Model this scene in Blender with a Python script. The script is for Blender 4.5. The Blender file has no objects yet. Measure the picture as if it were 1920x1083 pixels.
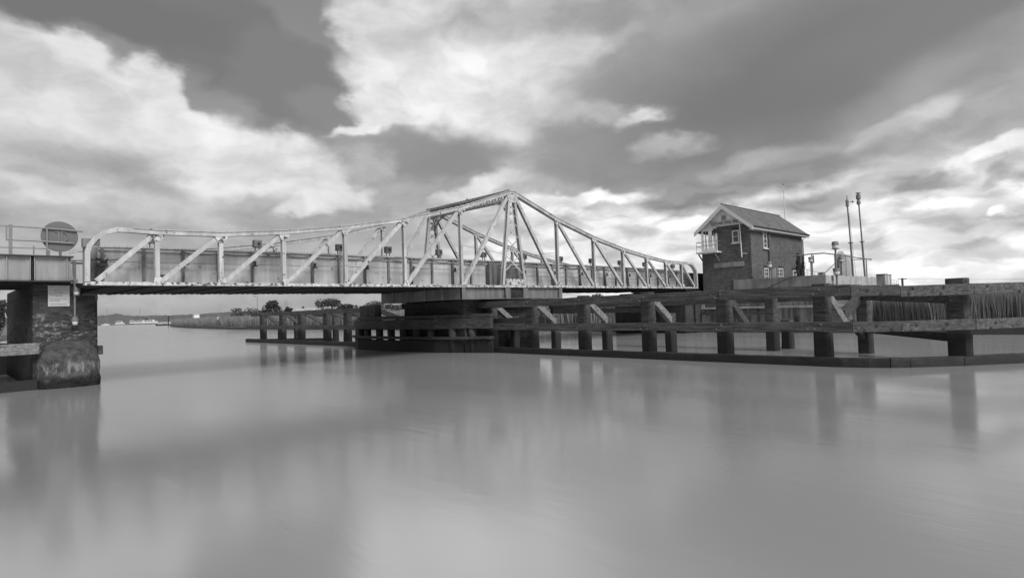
import bpy, math, random
import numpy as np
from mathutils import Vector, Matrix
from mathutils.geometry import tessellate_polygon

random.seed(7)
rng = np.random.default_rng(7)
sc = bpy.context.scene
COL = sc.collection
PI = math.pi

# ------------------------------------------------------------------ camera
PW, PH = 1920, 1083
FOC = 1146.16
CAM = np.array([-25.222, -26.191, 2.323])
YAW, PIT, ROL = 0.807036, 0.035371, -0.030796
cy, sy, cp, sp = math.cos(YAW), math.sin(YAW), math.cos(PIT), math.sin(PIT)
FW = np.array([cy * cp, sy * cp, sp])
R0 = np.array([sy, -cy, 0.0])
U0 = np.cross(R0, FW)
RT = math.cos(ROL) * R0 + math.sin(ROL) * U0
UP = -math.sin(ROL) * R0 + math.cos(ROL) * U0
cam_d = bpy.data.cameras.new("camera")
cam_d.sensor_width = 36.0
cam_d.lens = FOC / PW * 36.0
cam_d.clip_start = 0.1
cam_d.clip_end = 9000
cam = bpy.data.objects.new("camera", cam_d)
COL.objects.link(cam)
cam.matrix_world = Matrix(((RT[0], UP[0], -FW[0], CAM[0]), (RT[1], UP[1], -FW[1], CAM[1]),
                           (RT[2], UP[2], -FW[2], CAM[2]), (0, 0, 0, 1)))
sc.camera = cam


def ray(x, y):
    return FW + RT * (x - 960) / FOC - UP * (y - 541.5) / FOC


def on(x, y, ax, v):
    """where the sight line of a survey point meets a known plane"""
    d = ray(x, y)
    i = 'xyz'.index(ax)
    return CAM + d * ((v - CAM[i]) / d[i])


def at(x, y, dep):
    return CAM + ray(x, y) * dep


# ------------------------------------------------------------------ node helpers
class NT:
    def __init__(self, tree):
        self.t = tree
        self.n = tree.nodes
        self.l = tree.links

    def node(self, typ, **kw):
        n = self.n.new(typ)
        for k, v in kw.items():
            setattr(n, k, v)
        return n

    def set(self, sock, v):
        if isinstance(v, bpy.types.NodeSocket):
            self.l.new(v, sock)
        elif v is not None:
            sock.default_value = v

    def math(self, op, a, b=None, c=None, clamp=False):
        n = self.node('ShaderNodeMath', operation=op, use_clamp=clamp)
        self.set(n.inputs[0], a)
        if b is not None: self.set(n.inputs[1], b)
        if c is not None: self.set(n.inputs[2], c)
        return n.outputs[0]

    def vmath(self, op, a, b=None):
        n = self.node('ShaderNodeVectorMath', operation=op)
        self.set(n.inputs[0], a)
        if b is not None: self.set(n.inputs[1], b)
        return n.outputs[1] if op in ('DOT_PRODUCT', 'LENGTH', 'DISTANCE') else n.outputs[0]

    def noise(self, vec, scale=1.0, detail=3.0, rough=0.55, color=False, dist=0.0):
        n = self.node('ShaderNodeTexNoise')
        self.set(n.inputs['Vector'], vec)
        n.inputs['Scale'].default_value = scale
        n.inputs['Detail'].default_value = detail
        n.inputs['Roughness'].default_value = rough
        n.inputs['Distortion'].default_value = dist
        return n.outputs['Color'] if color else n.outputs['Fac']

    def mapr(self, v, a, b, c=0.0, d=1.0, smooth=True):
        n = self.node('ShaderNodeMapRange')
        n.interpolation_type = 'SMOOTHSTEP' if smooth else 'LINEAR'
        self.set(n.inputs[0], v)
        for i, q in enumerate((a, b, c, d)):
            self.set(n.inputs[1 + i], q)
        return n.outputs[0]

    def mix(self, f, a, b):
        n = self.node('ShaderNodeMix', data_type='FLOAT')
        self.set(n.inputs[0], f)
        self.set(n.inputs[2], a)
        self.set(n.inputs[3], b)
        return n.outputs[0]

    def scale(self, v, s):
        n = self.node('ShaderNodeMapping')
        self.set(n.inputs['Vector'], v)
        n.inputs['Scale'].default_value = s
        return n.outputs[0]


def new_mat(name, rough=0.7, spec=0.3):
    m = bpy.data.materials.new(name)
    m.use_nodes = True
    t = NT(m.node_tree)
    b = m.node_tree.nodes['Principled BSDF']
    b.inputs['Roughness'].default_value = rough
    b.inputs['Specular IOR Level'].default_value = spec
    pos = t.node('ShaderNodeNewGeometry').outputs['Position']
    return m, t, b, pos


def bump(t, b, h, strength=0.4, dist=0.02):
    n = t.node('ShaderNodeBump')
    n.inputs['Strength'].default_value = strength
    n.inputs['Distance'].default_value = dist
    t.l.new(h, n.inputs['Height'])
    t.l.new(n.outputs[0], b.inputs['Normal'])


def zof(t, pos):
    n = t.node('ShaderNodeSeparateXYZ')
    t.l.new(pos, n.inputs[0])
    return n.outputs[2]


def plain(name, v, rough=0.6, var=0.15, sc_=3.0, metal=0.0, spec=0.3):
    m, t, b, pos = new_mat(name, rough, spec)
    n = t.noise(pos, sc_, 5, 0.6)
    t.set(b.inputs['Base Color'], t.mix(n, v * (1 - var), v * (1 + var)))
    b.inputs['Metallic'].default_value = metal
    return m


def paint(name, v, rust_lo, rust_hi, rust=0.06, streak=0.3, rscale=5.0, dirt=0.3):
    """weathered paint: grime streaks running down, flaked rusty patches"""
    m, t, b, pos = new_mat(name, 0.55, 0.35)
    st = t.noise(t.scale(pos, (5.0, 5.0, 0.5)), 1.0, 4, 0.6)
    big = t.noise(pos, 0.9, 4, 0.6)
    c = t.mix(t.mapr(st, 0.35, 0.72), v * (1 - streak), v * 1.06)
    c = t.mix(t.mapr(big, 0.3, 0.75), t.math('MULTIPLY', c, 1 - dirt), c)
    r = t.noise(pos, rscale, 6, 0.68)
    rm = t.mapr(r, rust_lo, rust_hi)
    r2 = t.noise(t.scale(pos, (9, 9, 3)), 1.0, 3, 0.5)
    c = t.mix(rm, c, t.mix(r2, rust * 0.5, rust * 1.6))
    t.set(b.inputs['Base Color'], c)
    t.set(b.inputs['Roughness'], t.mix(rm, 0.5, 0.9))
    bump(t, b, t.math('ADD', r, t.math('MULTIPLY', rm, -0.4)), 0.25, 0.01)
    return m


def timber(name, v, wet=0.02, wz=0.55, rough=0.85, lichen=0.3):
    m, t, b, pos = new_mat(name, rough, 0.25)
    g = t.noise(t.scale(pos, (7, 1.2, 11)), 1.0, 5, 0.65)
    g2 = t.noise(t.scale(pos, (1.3, 0.5, 16)), 1.3, 4, 0.6)
    sp_ = t.noise(pos, 13.0, 5, 0.7)
    c = t.mix(t.mapr(g, 0.28, 0.75), v * 0.45, v * 1.25)
    c = t.mix(t.mapr(g2, 0.45, 0.75), c, t.math('MULTIPLY', c, 0.55))
    c = t.mix(t.mapr(sp_, 0.60, 0.72), c, lichen)
    z = zof(t, pos)
    zz = t.math('ADD', z, t.math('MULTIPLY', t.math('SUBTRACT', t.noise(t.scale(pos, (4, 4, 1.2)), 1.0, 4, 0.6), 0.5), 0.9))
    c = t.mix(t.mapr(zz, wz - 0.25, wz + 0.3), t.mix(g, wet * 0.5, wet * 1.5), c)
    t.set(b.inputs['Base Color'], c)
    bump(t, b, t.math('ADD', g, t.math('MULTIPLY', g2, 0.6)), 0.5, 0.03)
    return m


def brick(name, v, mortar, effl=0.0, wet=False, sc_=1.0, wetz=0.5, var=0.35):
    m, t, b, pos = new_mat(name, 0.9, 0.15)
    s = t.node('ShaderNodeSeparateXYZ')
    t.l.new(pos, s.inputs[0])
    h = t.math('ADD', s.outputs[0], s.outputs[1])
    cb = t.node('ShaderNodeCombineXYZ')
    t.l.new(h, cb.inputs[0])
    t.l.new(s.outputs[2], cb.inputs[1])
    bt = t.node('ShaderNodeTexBrick')
    t.l.new(cb.outputs[0], bt.inputs['Vector'])
    bt.inputs['Scale'].default_value = sc_
    bt.inputs['Brick Width'].default_value = 0.23
    bt.inputs['Row Height'].default_value = 0.075
    bt.inputs['Mortar Size'].default_value = 0.006
    bt.inputs['Color1'].default_value = (v * (1 - var),) * 3 + (1,)
    bt.inputs['Color2'].default_value = (v * (1 + var),) * 3 + (1,)
    bt.inputs['Mortar'].default_value = (mortar,) * 3 + (1,)
    bw = t.node('ShaderNodeRGBToBW')
    t.l.new(bt.outputs[0], bw.inputs[0])
    n = t.noise(pos, 1.4, 5, 0.6)
    c = t.math('MULTIPLY', bw.outputs[0], t.mix(n, 0.6, 1.4))
    if effl > 0:
        e1 = t.noise(t.scale(pos, (2.2, 2.2, 3.8)), 2.6, 7, 0.75)
        band = t.mapr(t.noise(t.scale(pos, (0.2, 0.2, 2.2)), 1.0, 2, 0.5), 0.42, 0.6)
        zz = t.math('ADD', s.outputs[2], t.math('MULTIPLY', t.math('SUBTRACT', t.noise(pos, 2.5, 4, 0.6), 0.5), 0.8))
        band = t.math('MULTIPLY', t.mapr(zz, 1.1, 1.4), t.mapr(zz, 2.95, 2.4))
        c = t.mix(t.math('MULTIPLY', t.mapr(e1, 0.50, 0.66), band), c, effl)
    if wet:
        zz = t.math('ADD', s.outputs[2], t.math('MULTIPLY', t.math('SUBTRACT', t.noise(pos, 3, 4, 0.6), 0.5), 0.7))
        c = t.mix(t.mapr(zz, wetz - 0.25, wetz + 0.25), t.math('MULTIPLY', c, 0.22), c)
    t.set(b.inputs['Base Color'], c)
    bump(t, b, t.math('ADD', bt.outputs['Fac'], n), 0.4, 0.01)
    return m


def concrete(name, v, streak=0.35, rough=0.9):
    m, t, b, pos = new_mat(name, rough, 0.15)
    a = t.noise(pos, 0.8, 6, 0.65)
    st = t.noise(t.scale(pos, (3.5, 3.5, 0.25)), 1.0, 4, 0.6)
    c = t.mix(t.mapr(a, 0.3, 0.7), v * 0.75, v * 1.15)
    c = t.math('MULTIPLY', c, t.mapr(st, 0.3, 0.62, 1 - streak, 1.0))
    f = t.noise(pos, 18, 4, 0.7)
    c = t.math('MULTIPLY', c, t.mix(f, 0.85, 1.15))
    t.set(b.inputs['Base Color'], c)
    bump(t, b, f, 0.3, 0.01)
    return m


def timber_like_stone(name, v, lichen):
    m, t, b, pos = new_mat(name, 0.95, 0.1)
    a = t.noise(pos, 3.0, 7, 0.72)
    f = t.noise(pos, 14.0, 5, 0.7)
    c = t.mix(t.mapr(a, 0.3, 0.7), v * 0.5, v * 1.5)
    c = t.math('MULTIPLY', c, t.mix(f, 0.6, 1.4))
    z = zof(t, pos)
    zz = t.math('ADD', z, t.math('MULTIPLY', t.math('SUBTRACT', t.noise(pos, 4, 4, 0.6), 0.5), 0.5))
    drip = t.noise(t.scale(pos, (5, 5, 1.3)), 1.4, 5, 0.65)
    band = t.math('MULTIPLY', t.mapr(zz, 0.42, 0.6), t.mapr(zz, 1.0, 0.8))
    c = t.mix(t.math('MULTIPLY', band, t.mapr(drip, 0.47, 0.6)), c, lichen)
    c = t.mix(t.mapr(zz, 0.2, 0.5), t.math('MULTIPLY', c, 0.25), c)
    t.set(b.inputs['Base Color'], c)
    bump(t, b, t.math('ADD', a, f), 0.8, 0.05)
    return m


def foliage(name, v, var=0.45):
    m, t, b, pos = new_mat(name, 0.7, 0.2)
    info = t.node('ShaderNodeNewGeometry')
    r = info.outputs['Random Per Island']
    col = t.mix(r, v * (1 - var), v * (1 + var))
    t.set(b.inputs['Base Color'], col)
    tl = t.node('ShaderNodeBsdfTranslucent')
    t.set(tl.inputs['Color'], col)
    mx = t.node('ShaderNodeMixShader')
    mx.inputs[0].default_value = 0.45
    t.l.new(b.outputs[0], mx.inputs[1])
    t.l.new(tl.outputs[0], mx.inputs[2])
    t.l.new(mx.outputs[0], m.node_tree.nodes['Material Output'].inputs['Surface'])
    return m


M = dict(
    white=paint('weathered_white_paint', 0.42, 0.60, 0.66, 0.07, 0.22, 4.0, 0.25),
    flaked=paint('flaking_white_paint', 0.50, 0.50, 0.57, 0.05, 0.2, 6.0, 0.25),
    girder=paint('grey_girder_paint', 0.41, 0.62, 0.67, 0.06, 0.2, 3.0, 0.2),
    stiff=paint('shadow_toned_worn_paint', 0.17, 0.60, 0.68, 0.05, 0.35, 4.0, 0.3),
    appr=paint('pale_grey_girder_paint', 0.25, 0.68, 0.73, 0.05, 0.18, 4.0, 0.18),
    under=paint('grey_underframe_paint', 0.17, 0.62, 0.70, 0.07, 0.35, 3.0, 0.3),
    rust=plain('dark_rusty_steel', 0.035, 0.8, 0.5, 6.0),
    deck=plain('black_deck_steel', 0.006, 0.85, 0.4, 4.0),  # near-black base colour all over
    dark=plain('black_fittings', 0.025, 0.6, 0.3, 8.0),
    grey=plain('grey_fittings', 0.14, 0.6, 0.25, 8.0),
    pipe=plain('galvanised_pipe', 0.16, 0.45, 0.25, 8.0, 0.2),
    box=plain('grey_box_paint', 0.11, 0.6, 0.3, 6.0),
    timber=timber('weathered_timber', 0.078, 0.022, 0.5),
    pale_timber=timber('pale_weathered_timber', 0.165, 0.022, 0.1),
    pile=timber('dark_wet_timber', 0.066, 0.018, 1.1, 0.85, 0.16),
    wet=timber('waterline_timber', 0.028, 0.012, 0.2, 0.6, 0.07),
    pier_t=timber('blackened_timber', 0.05, 0.012, 0.7, 0.8, 0.1),
    brace=timber('pale_brace_timber', 0.2, 0.02, 0.1, 0.85, 0.3),
    pier_b=brick('stained_pier_brick', 0.032, 0.04, 0.20, True, 1.0, 0.35),
    drum_b=brick('dark_pier_brick', 0.035, 0.04, 0.08, True, 1.0, 0.6),
    house_b=brick('signal_box_brick', 0.085, 0.10, 0.0, False, 1.0, 0.5, 0.28),
    cutw=timber_like_stone('mossy_cutwater', 0.06, 0.17),
    rough_stone=concrete('mossy_cutwater_stone', 0.10, 0.5),
    concrete=concrete('platform_concrete', 0.20, 0.3),
    pale_conc=concrete('pale_and_lit_side_concrete', 0.33, 0.25),
    quay=concrete('stained_quay_concrete', 0.30, 0.65),
    slate=plain('roof_slate', 0.10, 0.75, 0.3, 5.0),
    trim=plain('white_trim_paint', 0.48, 0.5, 0.1, 4.0),
    boards=plain('cream_gable_boards', 0.66, 0.6, 0.12, 3.0),
    frame=plain('window_frame_white', 0.46, 0.45, 0.06, 5.0),
    signw=plain('sign_face_white', 0.56, 0.5, 0.08, 5.0),
    notice=plain('dull_notice_white', 0.34, 0.5, 0.1, 5.0),
    ink=plain('black_lettering', 0.02, 0.6, 0.1, 5.0),
    greyink=plain('faded_lettering', 0.12, 0.6, 0.1, 5.0),
    disc=plain('dull_grey_disc', 0.10, 0.6, 0.12, 4.0),
    disc2=plain('lit_tone_disc_letters', 0.118, 0.6, 0.1, 4.0),
    lens=plain('milky_lamp_lens', 0.5, 0.3, 0.15, 8.0),
    boat=plain('white_gelcoat', 0.5, 0.3, 0.08, 1.0),
    bark=plain('tree_bark', 0.06, 0.9, 0.4, 3.0),
    leaf=foliage('tree_leaves', 0.075),
    leaf_pale=foliage('pale_tree_leaves', 0.10),
    reed=foliage('reed_blades', 0.23, 0.12),
    reed_far=foliage('distant_reed_blades', 0.25, 0.1),
    reed_dark=foliage('dark_reed_blades', 0.06, 0.5),
    ivy=foliage('ivy_leaves', 0.05, 0.5),
    land=plain('marsh_grass', 0.12, 0.95, 0.4, 0.4),
    mud=plain('river_mud', 0.05, 0.8, 0.4, 1.0),
    hill=plain('wooded_hill', 0.085, 0.95, 0.45, 0.02),
)


def slate_lines():
    m = M['slate']
    t = NT(m.node_tree)
    b = m.node_tree.nodes['Principled BSDF']
    pos = t.node('ShaderNodeNewGeometry').outputs['Position']
    s = t.node('ShaderNodeSeparateXYZ')
    t.l.new(pos, s.inputs[0])
    cb = t.node('ShaderNodeCombineXYZ')
    t.l.new(s.outputs[0], cb.inputs[0])
    t.l.new(s.outputs[2], cb.inputs[1])
    bt = t.node('ShaderNodeTexBrick')
    t.l.new(cb.outputs[0], bt.inputs['Vector'])
    bt.inputs['Scale'].default_value = 1.0
    bt.inputs['Brick Width'].default_value = 0.28
    bt.inputs['Row Height'].default_value = 0.14
    bt.inputs['Mortar Size'].default_value = 0.012
    bt.inputs['Color1'].default_value = (.085, .085, .085, 1)
    bt.inputs['Color2'].default_value = (.12, .12, .12, 1)
    bt.inputs['Mortar'].default_value = (.045, .045, .045, 1)
    bw = t.node('ShaderNodeRGBToBW')
    t.l.new(bt.outputs[0], bw.inputs[0])
    n = t.noise(pos, 1.5, 5, 0.65)
    t.set(b.inputs['Base Color'], t.math('MULTIPLY', bw.outputs[0], t.mix(n, 0.6, 1.4)))


slate_lines()


def muddy_edge():
    m = M['land']
    t = NT(m.node_tree)
    b = m.node_tree.nodes['Principled BSDF']
    pos = t.node('ShaderNodeNewGeometry').outputs['Position']
    n = t.noise(pos, 0.4, 5, 0.6)
    t.set(b.inputs['Base Color'], t.mix(t.mapr(zof(t, pos), 0.35, 0.53), 0.02, t.mix(n, 0.07, 0.16)))


muddy_edge()

gm = bpy.data.materials.new('window_glass')
gm.use_nodes = True
gb = gm.node_tree.nodes['Principled BSDF']
gb.inputs['Base Color'].default_value = (.05, .05, .05, 1)
gb.inputs['Roughness'].default_value = 0.05
gb.inputs['IOR'].default_value = 1.5
M['glass'] = gm
cg = bpy.data.materials.new('clear_glass')
cg.use_nodes = True
cgb = cg.node_tree.nodes['Principled BSDF']
cgb.inputs['Base Color'].default_value = (.95, .95, .95, 1)
cgb.inputs['Roughness'].default_value = 0.0
cgb.inputs['IOR'].default_value = 1.02
cgb.inputs['Transmission Weight'].default_value = 1.0
M['clear'] = cg


# ------------------------------------------------------------------ mesh helpers
class MB:
    def __init__(self):
        self.v = []
        self.f = []

    def add(self, vs, fs):
        o = len(self.v)
        self.v.extend([tuple(map(float, p)) for p in vs])
        self.f.extend([tuple(o + i for i in q) for q in fs])
        return self

    def box(self, x0, x1, y0, y1, z0, z1):
        vs = [(x, y, z) for z in (z0, z1) for y in (y0, y1) for x in (x0, x1)]
        return self.add(vs, [(0, 2, 3, 1), (4, 5, 7, 6), (0, 1, 5, 4), (2, 6, 7, 3), (0, 4, 6, 2), (1, 3, 7, 5)])

    def beam(self, p, q, w, h, up=(0, 0, 1), seg=1, jit=0.0):
        """rectangular bar from p to q: w across, h along up"""
        p, q = Vector(p), Vector(q)
        d = (q - p)
        L = d.length
        d.normalize()
        u = Vector(up)
        s = d.cross(u)
        if s.length < 1e-4:
            s = d.cross(Vector((1, 0, 0)))
        s.normalize()
        u = s.cross(d)
        vs = []
        for i in range(seg + 1):
            c = p + d * (L * i / seg)
            for a, b in ((-1, -1), (1, -1), (1, 1), (-1, 1)):
                j = Vector((random.uniform(-jit, jit) for _ in range(3))) if jit else Vector((0, 0, 0))
                vs.append(c + s * (a * w / 2) + u * (b * h / 2) + j)
        fs = [(3, 2, 1, 0), tuple(seg * 4 + k for k in range(4))]
        for i in range(seg):
            for k in range(4):
                a, b = i * 4 + k, i * 4 + (k + 1) % 4
                fs.append((a, b, b + 4, a + 4))
        return self.add(vs, fs)

    def ibar(self, p, q, w, h, up=(0, 0, 1), t=0.03):
        """I/H section: two flanges across 'up' and a web"""
        p, q = Vector(p), Vector(q)
        d = (q - p).normalized()
        u = Vector(up)
        s = d.cross(u).normalized()
        u = s.cross(d)
        o = u * (h / 2 - t / 2)
        self.beam(p + o, q + o, w, t, up)
        self.beam(p - o, q - o, w, t, up)
        self.beam(p, q, t, h - 2 * t, up)
        return self

    def tube(self, pts, r, n=8, r2=None):
        pts = [Vector(p) for p in pts]
        vs, fs = [], []
        m = len(pts)
        for i, p in enumerate(pts):
            a = pts[max(i - 1, 0)]
            b = pts[min(i + 1, m - 1)]
            d = (b - a).normalized()
            ref = Vector((0, 0, 1)) if abs(d.z) < 0.9 else Vector((1, 0, 0))
            s = d.cross(ref).normalized()
            u = s.cross(d)
            rr = r if r2 is None else r + (r2 - r) * i / (m - 1)
            for k in range(n):
                an = 2 * PI * k / n
                vs.append(p + s * (rr * math.cos(an)) + u * (rr * math.sin(an)))
        for i in range(m - 1):
            for k in range(n):
                a, b = i * n + k, i * n + (k + 1) % n
                fs.append((a, b, b + n, a + n))
        fs.append(tuple(range(n))[::-1])
        fs.append(tuple((m - 1) * n + k for k in range(n)))
        return self.add(vs, fs)

    def lathe(self, c, prof, n=16, axis='z'):
        vs, fs = [], []
        for r, z in prof:
            for k in range(n):
                an = 2 * PI * k / n
                a, b = r * math.cos(an), r * math.sin(an)
                if axis == 'z': vs.append((c[0] + a, c[1] + b, c[2] + z))
                elif axis == 'y': vs.append((c[0] + a, c[1] + z, c[2] + b))
                else: vs.append((c[0] + z, c[1] + a, c[2] + b))
        m = len(prof)
        for i in range(m - 1):
            for k in range(n):
                a, b = i * n + k, i * n + (k + 1) % n
                fs.append((a, b, b + n, a + n))
        fs.append(tuple(range(n))[::-1])
        fs.append(tuple((m - 1) * n + k for k in range(n)))
        return self.add(vs, fs)

    def prism(self, poly, z0, z1, axis='z'):
        """extrude a polygon of 2-D points along an axis"""
        n = len(poly)

        def P(a, b, z):
            return {'z': (a, b, z), 'y': (a, z, b), 'x': (z, a, b)}[axis]
        vs = [P(a, b, z0) for a, b in poly] + [P(a, b, z1) for a, b in poly]
        fs = []
        for tri in tessellate_polygon([[Vector((a, b, 0)) for a, b in poly]]):
            fs.append(tuple(tri))
            fs.append(tuple(n + i for i in reversed(tri)))
        for i in range(n):
            j = (i + 1) % n
            fs.append((i, j, n + j, n + i))
        return self.add(vs, fs)

    def rivet(self, p, nrm, r=0.018):
        """low dome on a plate"""
        p = Vector(p)
        n = Vector(nrm).normalized()
        s = n.cross(Vector((0, 0, 1)) if abs(n.z) < .9 else Vector((1, 0, 0))).normalized()
        u = s.cross(n)
        vs = [p + (s * math.cos(k * PI / 3) + u * math.sin(k * PI / 3)) * r for k in range(6)] + [p + n * r * 0.8]
        return self.add(vs, [(k, (k + 1) % 6, 6) for k in range(6)])

    def build(self, name, mat, parent=None, bevel=0.0, smooth=False):
        me = bpy.data.meshes.new(name)
        off = Vector((0, 0, 0))
        p = parent
        while p is not None:
            off = off + p.location
            p = p.parent
        me.from_pydata([(a - off.x, b - off.y, c - off.z) for a, b, c in self.v], [], self.f)
        me.update()
        if smooth:
            me.polygons.foreach_set('use_smooth', [True] * len(me.polygons))
        import bmesh
        bm = bmesh.new()
        bm.from_mesh(me)
        bmesh.ops.recalc_face_normals(bm, faces=bm.faces)
        bm.to_mesh(me)
        bm.free()
        o = bpy.data.objects.new(name, me)
        COL.objects.link(o)
        me.materials.append(mat)
        if parent is not None: o.parent = parent
        if bevel:
            b = o.modifiers.new('bevel', 'BEVEL')
            b.width = bevel
            b.segments = 2
            b.limit_method = 'ANGLE'
        return o


def tag(o, label=None, cat=None, group=None, kind=None):
    if label: o['label'] = label
    if cat: o['category'] = cat
    if group: o['group'] = group
    if kind: o['kind'] = kind
    return o


def thing(name, label, cat, loc, group=None):
    o = bpy.data.objects.new(name, None)
    o.empty_display_size = 0.3
    o.location = Vector([float(c) for c in loc])
    COL.objects.link(o)
    return tag(o, label, cat, group)


def copy_tree(o, parent=None):
    c = o.copy()
    COL.objects.link(c)
    if parent is not None: c.parent = parent
    for ch in list(o.children):
        copy_tree(ch, c)
    return c


def text_mesh(name, body, size, mat, parent, origin, xdir, zdir, depth=0.01, bold=0.0, width=None):
    cu = bpy.data.curves.new(name, 'FONT')
    cu.body = body
    cu.size = size
    cu.extrude = depth
    cu.offset = bold
    cu.align_x = 'CENTER'
    cu.align_y = 'CENTER'
    tmp = bpy.data.objects.new(name, cu)
    COL.objects.link(tmp)
    dg = bpy.context.evaluated_depsgraph_get()
    dg.update()
    me = bpy.data.meshes.new_from_object(tmp.evaluated_get(dg))
    bpy.data.objects.remove(tmp)
    xs = [v.co.x for v in me.vertices]
    w = max(xs) - min(xs)
    k = 1.0 if width is None else width / w
    x = Vector(xdir).normalized()
    z = Vector(zdir).normalized()
    n = x.cross(z)
    off = Vector((0, 0, 0))
    p = parent
    while p is not None:
        off += p.location
        p = p.parent
    for v in me.vertices:
        c = v.co.copy()
        v.co = Vector(origin) + x * (c.x * k) + z * c.y + n * c.z - off
    me.materials.clear()
    me.materials.append(mat)
    o = bpy.data.objects.new(name, me)
    COL.objects.link(o)
    o.parent = parent
    return o


# ================================================================== SWING BRIDGE
ZB = 3.689                                             # underside of the truss bottom flange
WT = 7.97                                              # between trusses
HL = 21.2                                              # half length
SX = [18.881, 16.565, 13.949, 10.981, 7.660, 3.960]    # verticals from the ends inwards
SZ = [5.798, 5.863, 6.120, 6.541, 7.174, 8.126]
ZT = 9.50
bridge = thing('swing_bridge', 'long pale steel swing bridge with peaked truss turned across the river', 'bridge', (0, 4, 3.0))


def make_truss(y, s):
    """s=-1: outer side faces -y"""
    top = MB()
    arch = [(-21.12, ZB + 0.10), (-21.11, 4.86), (-21.04, 5.12), (-20.86, 5.38), (-20.58, 5.60), (-20.2, 5.735), (-19.7, 5.74)]
    pts = arch + [(-SX[i], SZ[i] - 0.08) for i in range(6)] + [(0, ZT - 0.10)]
    full = pts + [(-a, b) for a, b in reversed(pts[:-1])]
    ow, oh = 0.30, 0.165
    prev = None
    # swept chord: channel with top plate (mitred)
    n = len(full)
    rings = []
    for i, (x, z) in enumerate(full):
        a = Vector(full[max(i - 1, 0)])
        b = Vector(full[min(i + 1, n - 1)])
        d = (b - a).normalized()
        nr = Vector((-d.y, d.x))
        c = Vector((x, z))
        rings.append([(c + nr * (oh / 2), c - nr * (oh / 2))])
    vs, fs = [], []
    for (pr_,) in rings:
        for q in pr_:
            for yy in (y - ow / 2, y + ow / 2):
                vs.append((q.x, yy, q.y))
    for i in range(n - 1):
        o = i * 4
        for a, b in ((0, 1), (1, 3), (3, 2), (2, 0)):
            fs.append((o + a, o + b, o + b + 4, o + a + 4))
    fs += [(0, 1, 3, 2), tuple((n - 1) * 4 + k for k in (0, 1, 3, 2))]
    top.add(vs, fs)
    # thin cover plates standing proud along the chord
    for i in range(6, n - 7):
        (x0, z0), (x1, z1) = full[i], full[i + 1]
        d = Vector((x1 - x0, 0, z1 - z0)).normalized()
        nr = Vector((-d.z, 0, d.x))
        top.beam(Vector((x0, y, z0)) + nr * 0.095, Vector((x1, y, z1)) + nr * 0.095, 0.38, 0.03, tuple(nr))
    tr = top.build('truss', M['white'], bridge)
    # bottom flange (flaking) and web
    bc = MB()
    bc.box(-HL, HL, y - 0.2, y + 0.2, ZB, ZB + 0.035)
    bc.box(-HL, HL, y - 0.15, y - 0.11, ZB + 0.035, ZB + 0.125)
    bc.box(-HL, HL, y + 0.11, y + 0.15, ZB + 0.035, ZB + 0.125)
    bc.build('bottom_chord', M['flaked'], tr)
    for sg in (-1, 1):
        for i in range(6):
            x = sg * SX[i]
            zt = SZ[i] - 0.16
            v = MB()
            v.beam((x, y, ZB + 0.04), (x, y, zt), 0.15, 0.02, (0, 1, 0))
            v.beam((x, y - 0.09, ZB + 0.04), (x, y - 0.09, zt), 0.16, 0.025, (0, 1, 0))
            v.beam((x, y + 0.09, ZB + 0.04), (x, y + 0.09, zt), 0.16, 0.025, (0, 1, 0))
            v.build('vertical', M['white'], tr)
            # gusset plate, under the top chord
            g = MB()
            q = 0.20
            zc = SZ[i] - 0.15
            g.prism([(x - q - 0.1, zc + 0.06), (x + q + 0.1, zc + 0.06), (x + 0.11, zc - 0.26), (x - 0.11, zc - 0.26)], y - 0.13, y - 0.105, 'y')
            g.build('gusset', M['flaked'], tr)
            g = MB()
            g.prism([(x - 0.16, ZB + 0.04), (x + 0.16, ZB + 0.04), (x + 0.12, ZB + 0.34), (x - 0.12, ZB + 0.3)], y - 0.165, y - 0.15, 'y')
            for k in range(5):
                g.rivet((x - 0.08 + 0.04 * k, y - 0.166, ZB + 0.2 + 0.03 * (k % 3)), (0, -1, 0), 0.014)
            g.build('foot_gusset', M['flaked'], tr)
        # diagonals
        xs = [HL - 0.25] + SX
        for i in range(6):
            xb, xt, zt = xs[i], xs[i + 1], SZ[i] - 0.22
            d = MB()
            wdt = 0.17 if i < 4 else 0.2
            d.beam((sg * (xb - 0.12), y - 0.06, ZB + 0.16), (sg * (xt + 0.16), y - 0.06, zt), 0.03, wdt)
            d.beam((sg * (xb - 0.12), y + 0.06, ZB + 0.16), (sg * (xt + 0.16), y + 0.06, zt), 0.03, wdt)
            d.build('diagonal', M['white'], tr)
        d = MB()
        a, b = Vector((sg * (SX[5] - 0.16), y, ZB + 0.2)), Vector((sg * 0.34, y, ZT - 0.42))
        d.beam(a + Vector((0, -0.08, 0)), b + Vector((0, -0.08, 0)), 0.03, 0.2)
        d.beam(a + Vector((0, 0.08, 0)), b + Vector((0, 0.08, 0)), 0.03, 0.2)
        d.beam(a, b, 0.13, 0.04)
        d.build('diagonal', M['white'], tr)
        # tower leg
        l = MB()
        la, lb = Vector((sg * 0.90, y, ZB + 0.12)), Vector((sg * 0.17, y, ZT - 0.15))
        l.beam(la + Vector((0, -0.1, 0)), lb + Vector((0, -0.1, 0)), 0.025, 0.17)
        l.beam(la + Vector((0, 0.1, 0)), lb + Vector((0, 0.1, 0)), 0.025, 0.17)
        l.beam(la, lb, 0.18, 0.03)
        l.build('tower_leg', M['white'], tr)
    # lacing of the tower
    lc = MB()

    def legx(z):
        return 0.17 + (0.90 - 0.17) * (ZT - 0.15 - z) / (ZT - 0.15 - ZB - 0.12)
    zs = [4.5, 5.65, 6.6, 7.3, 7.85, 8.3, 8.65]
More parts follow.
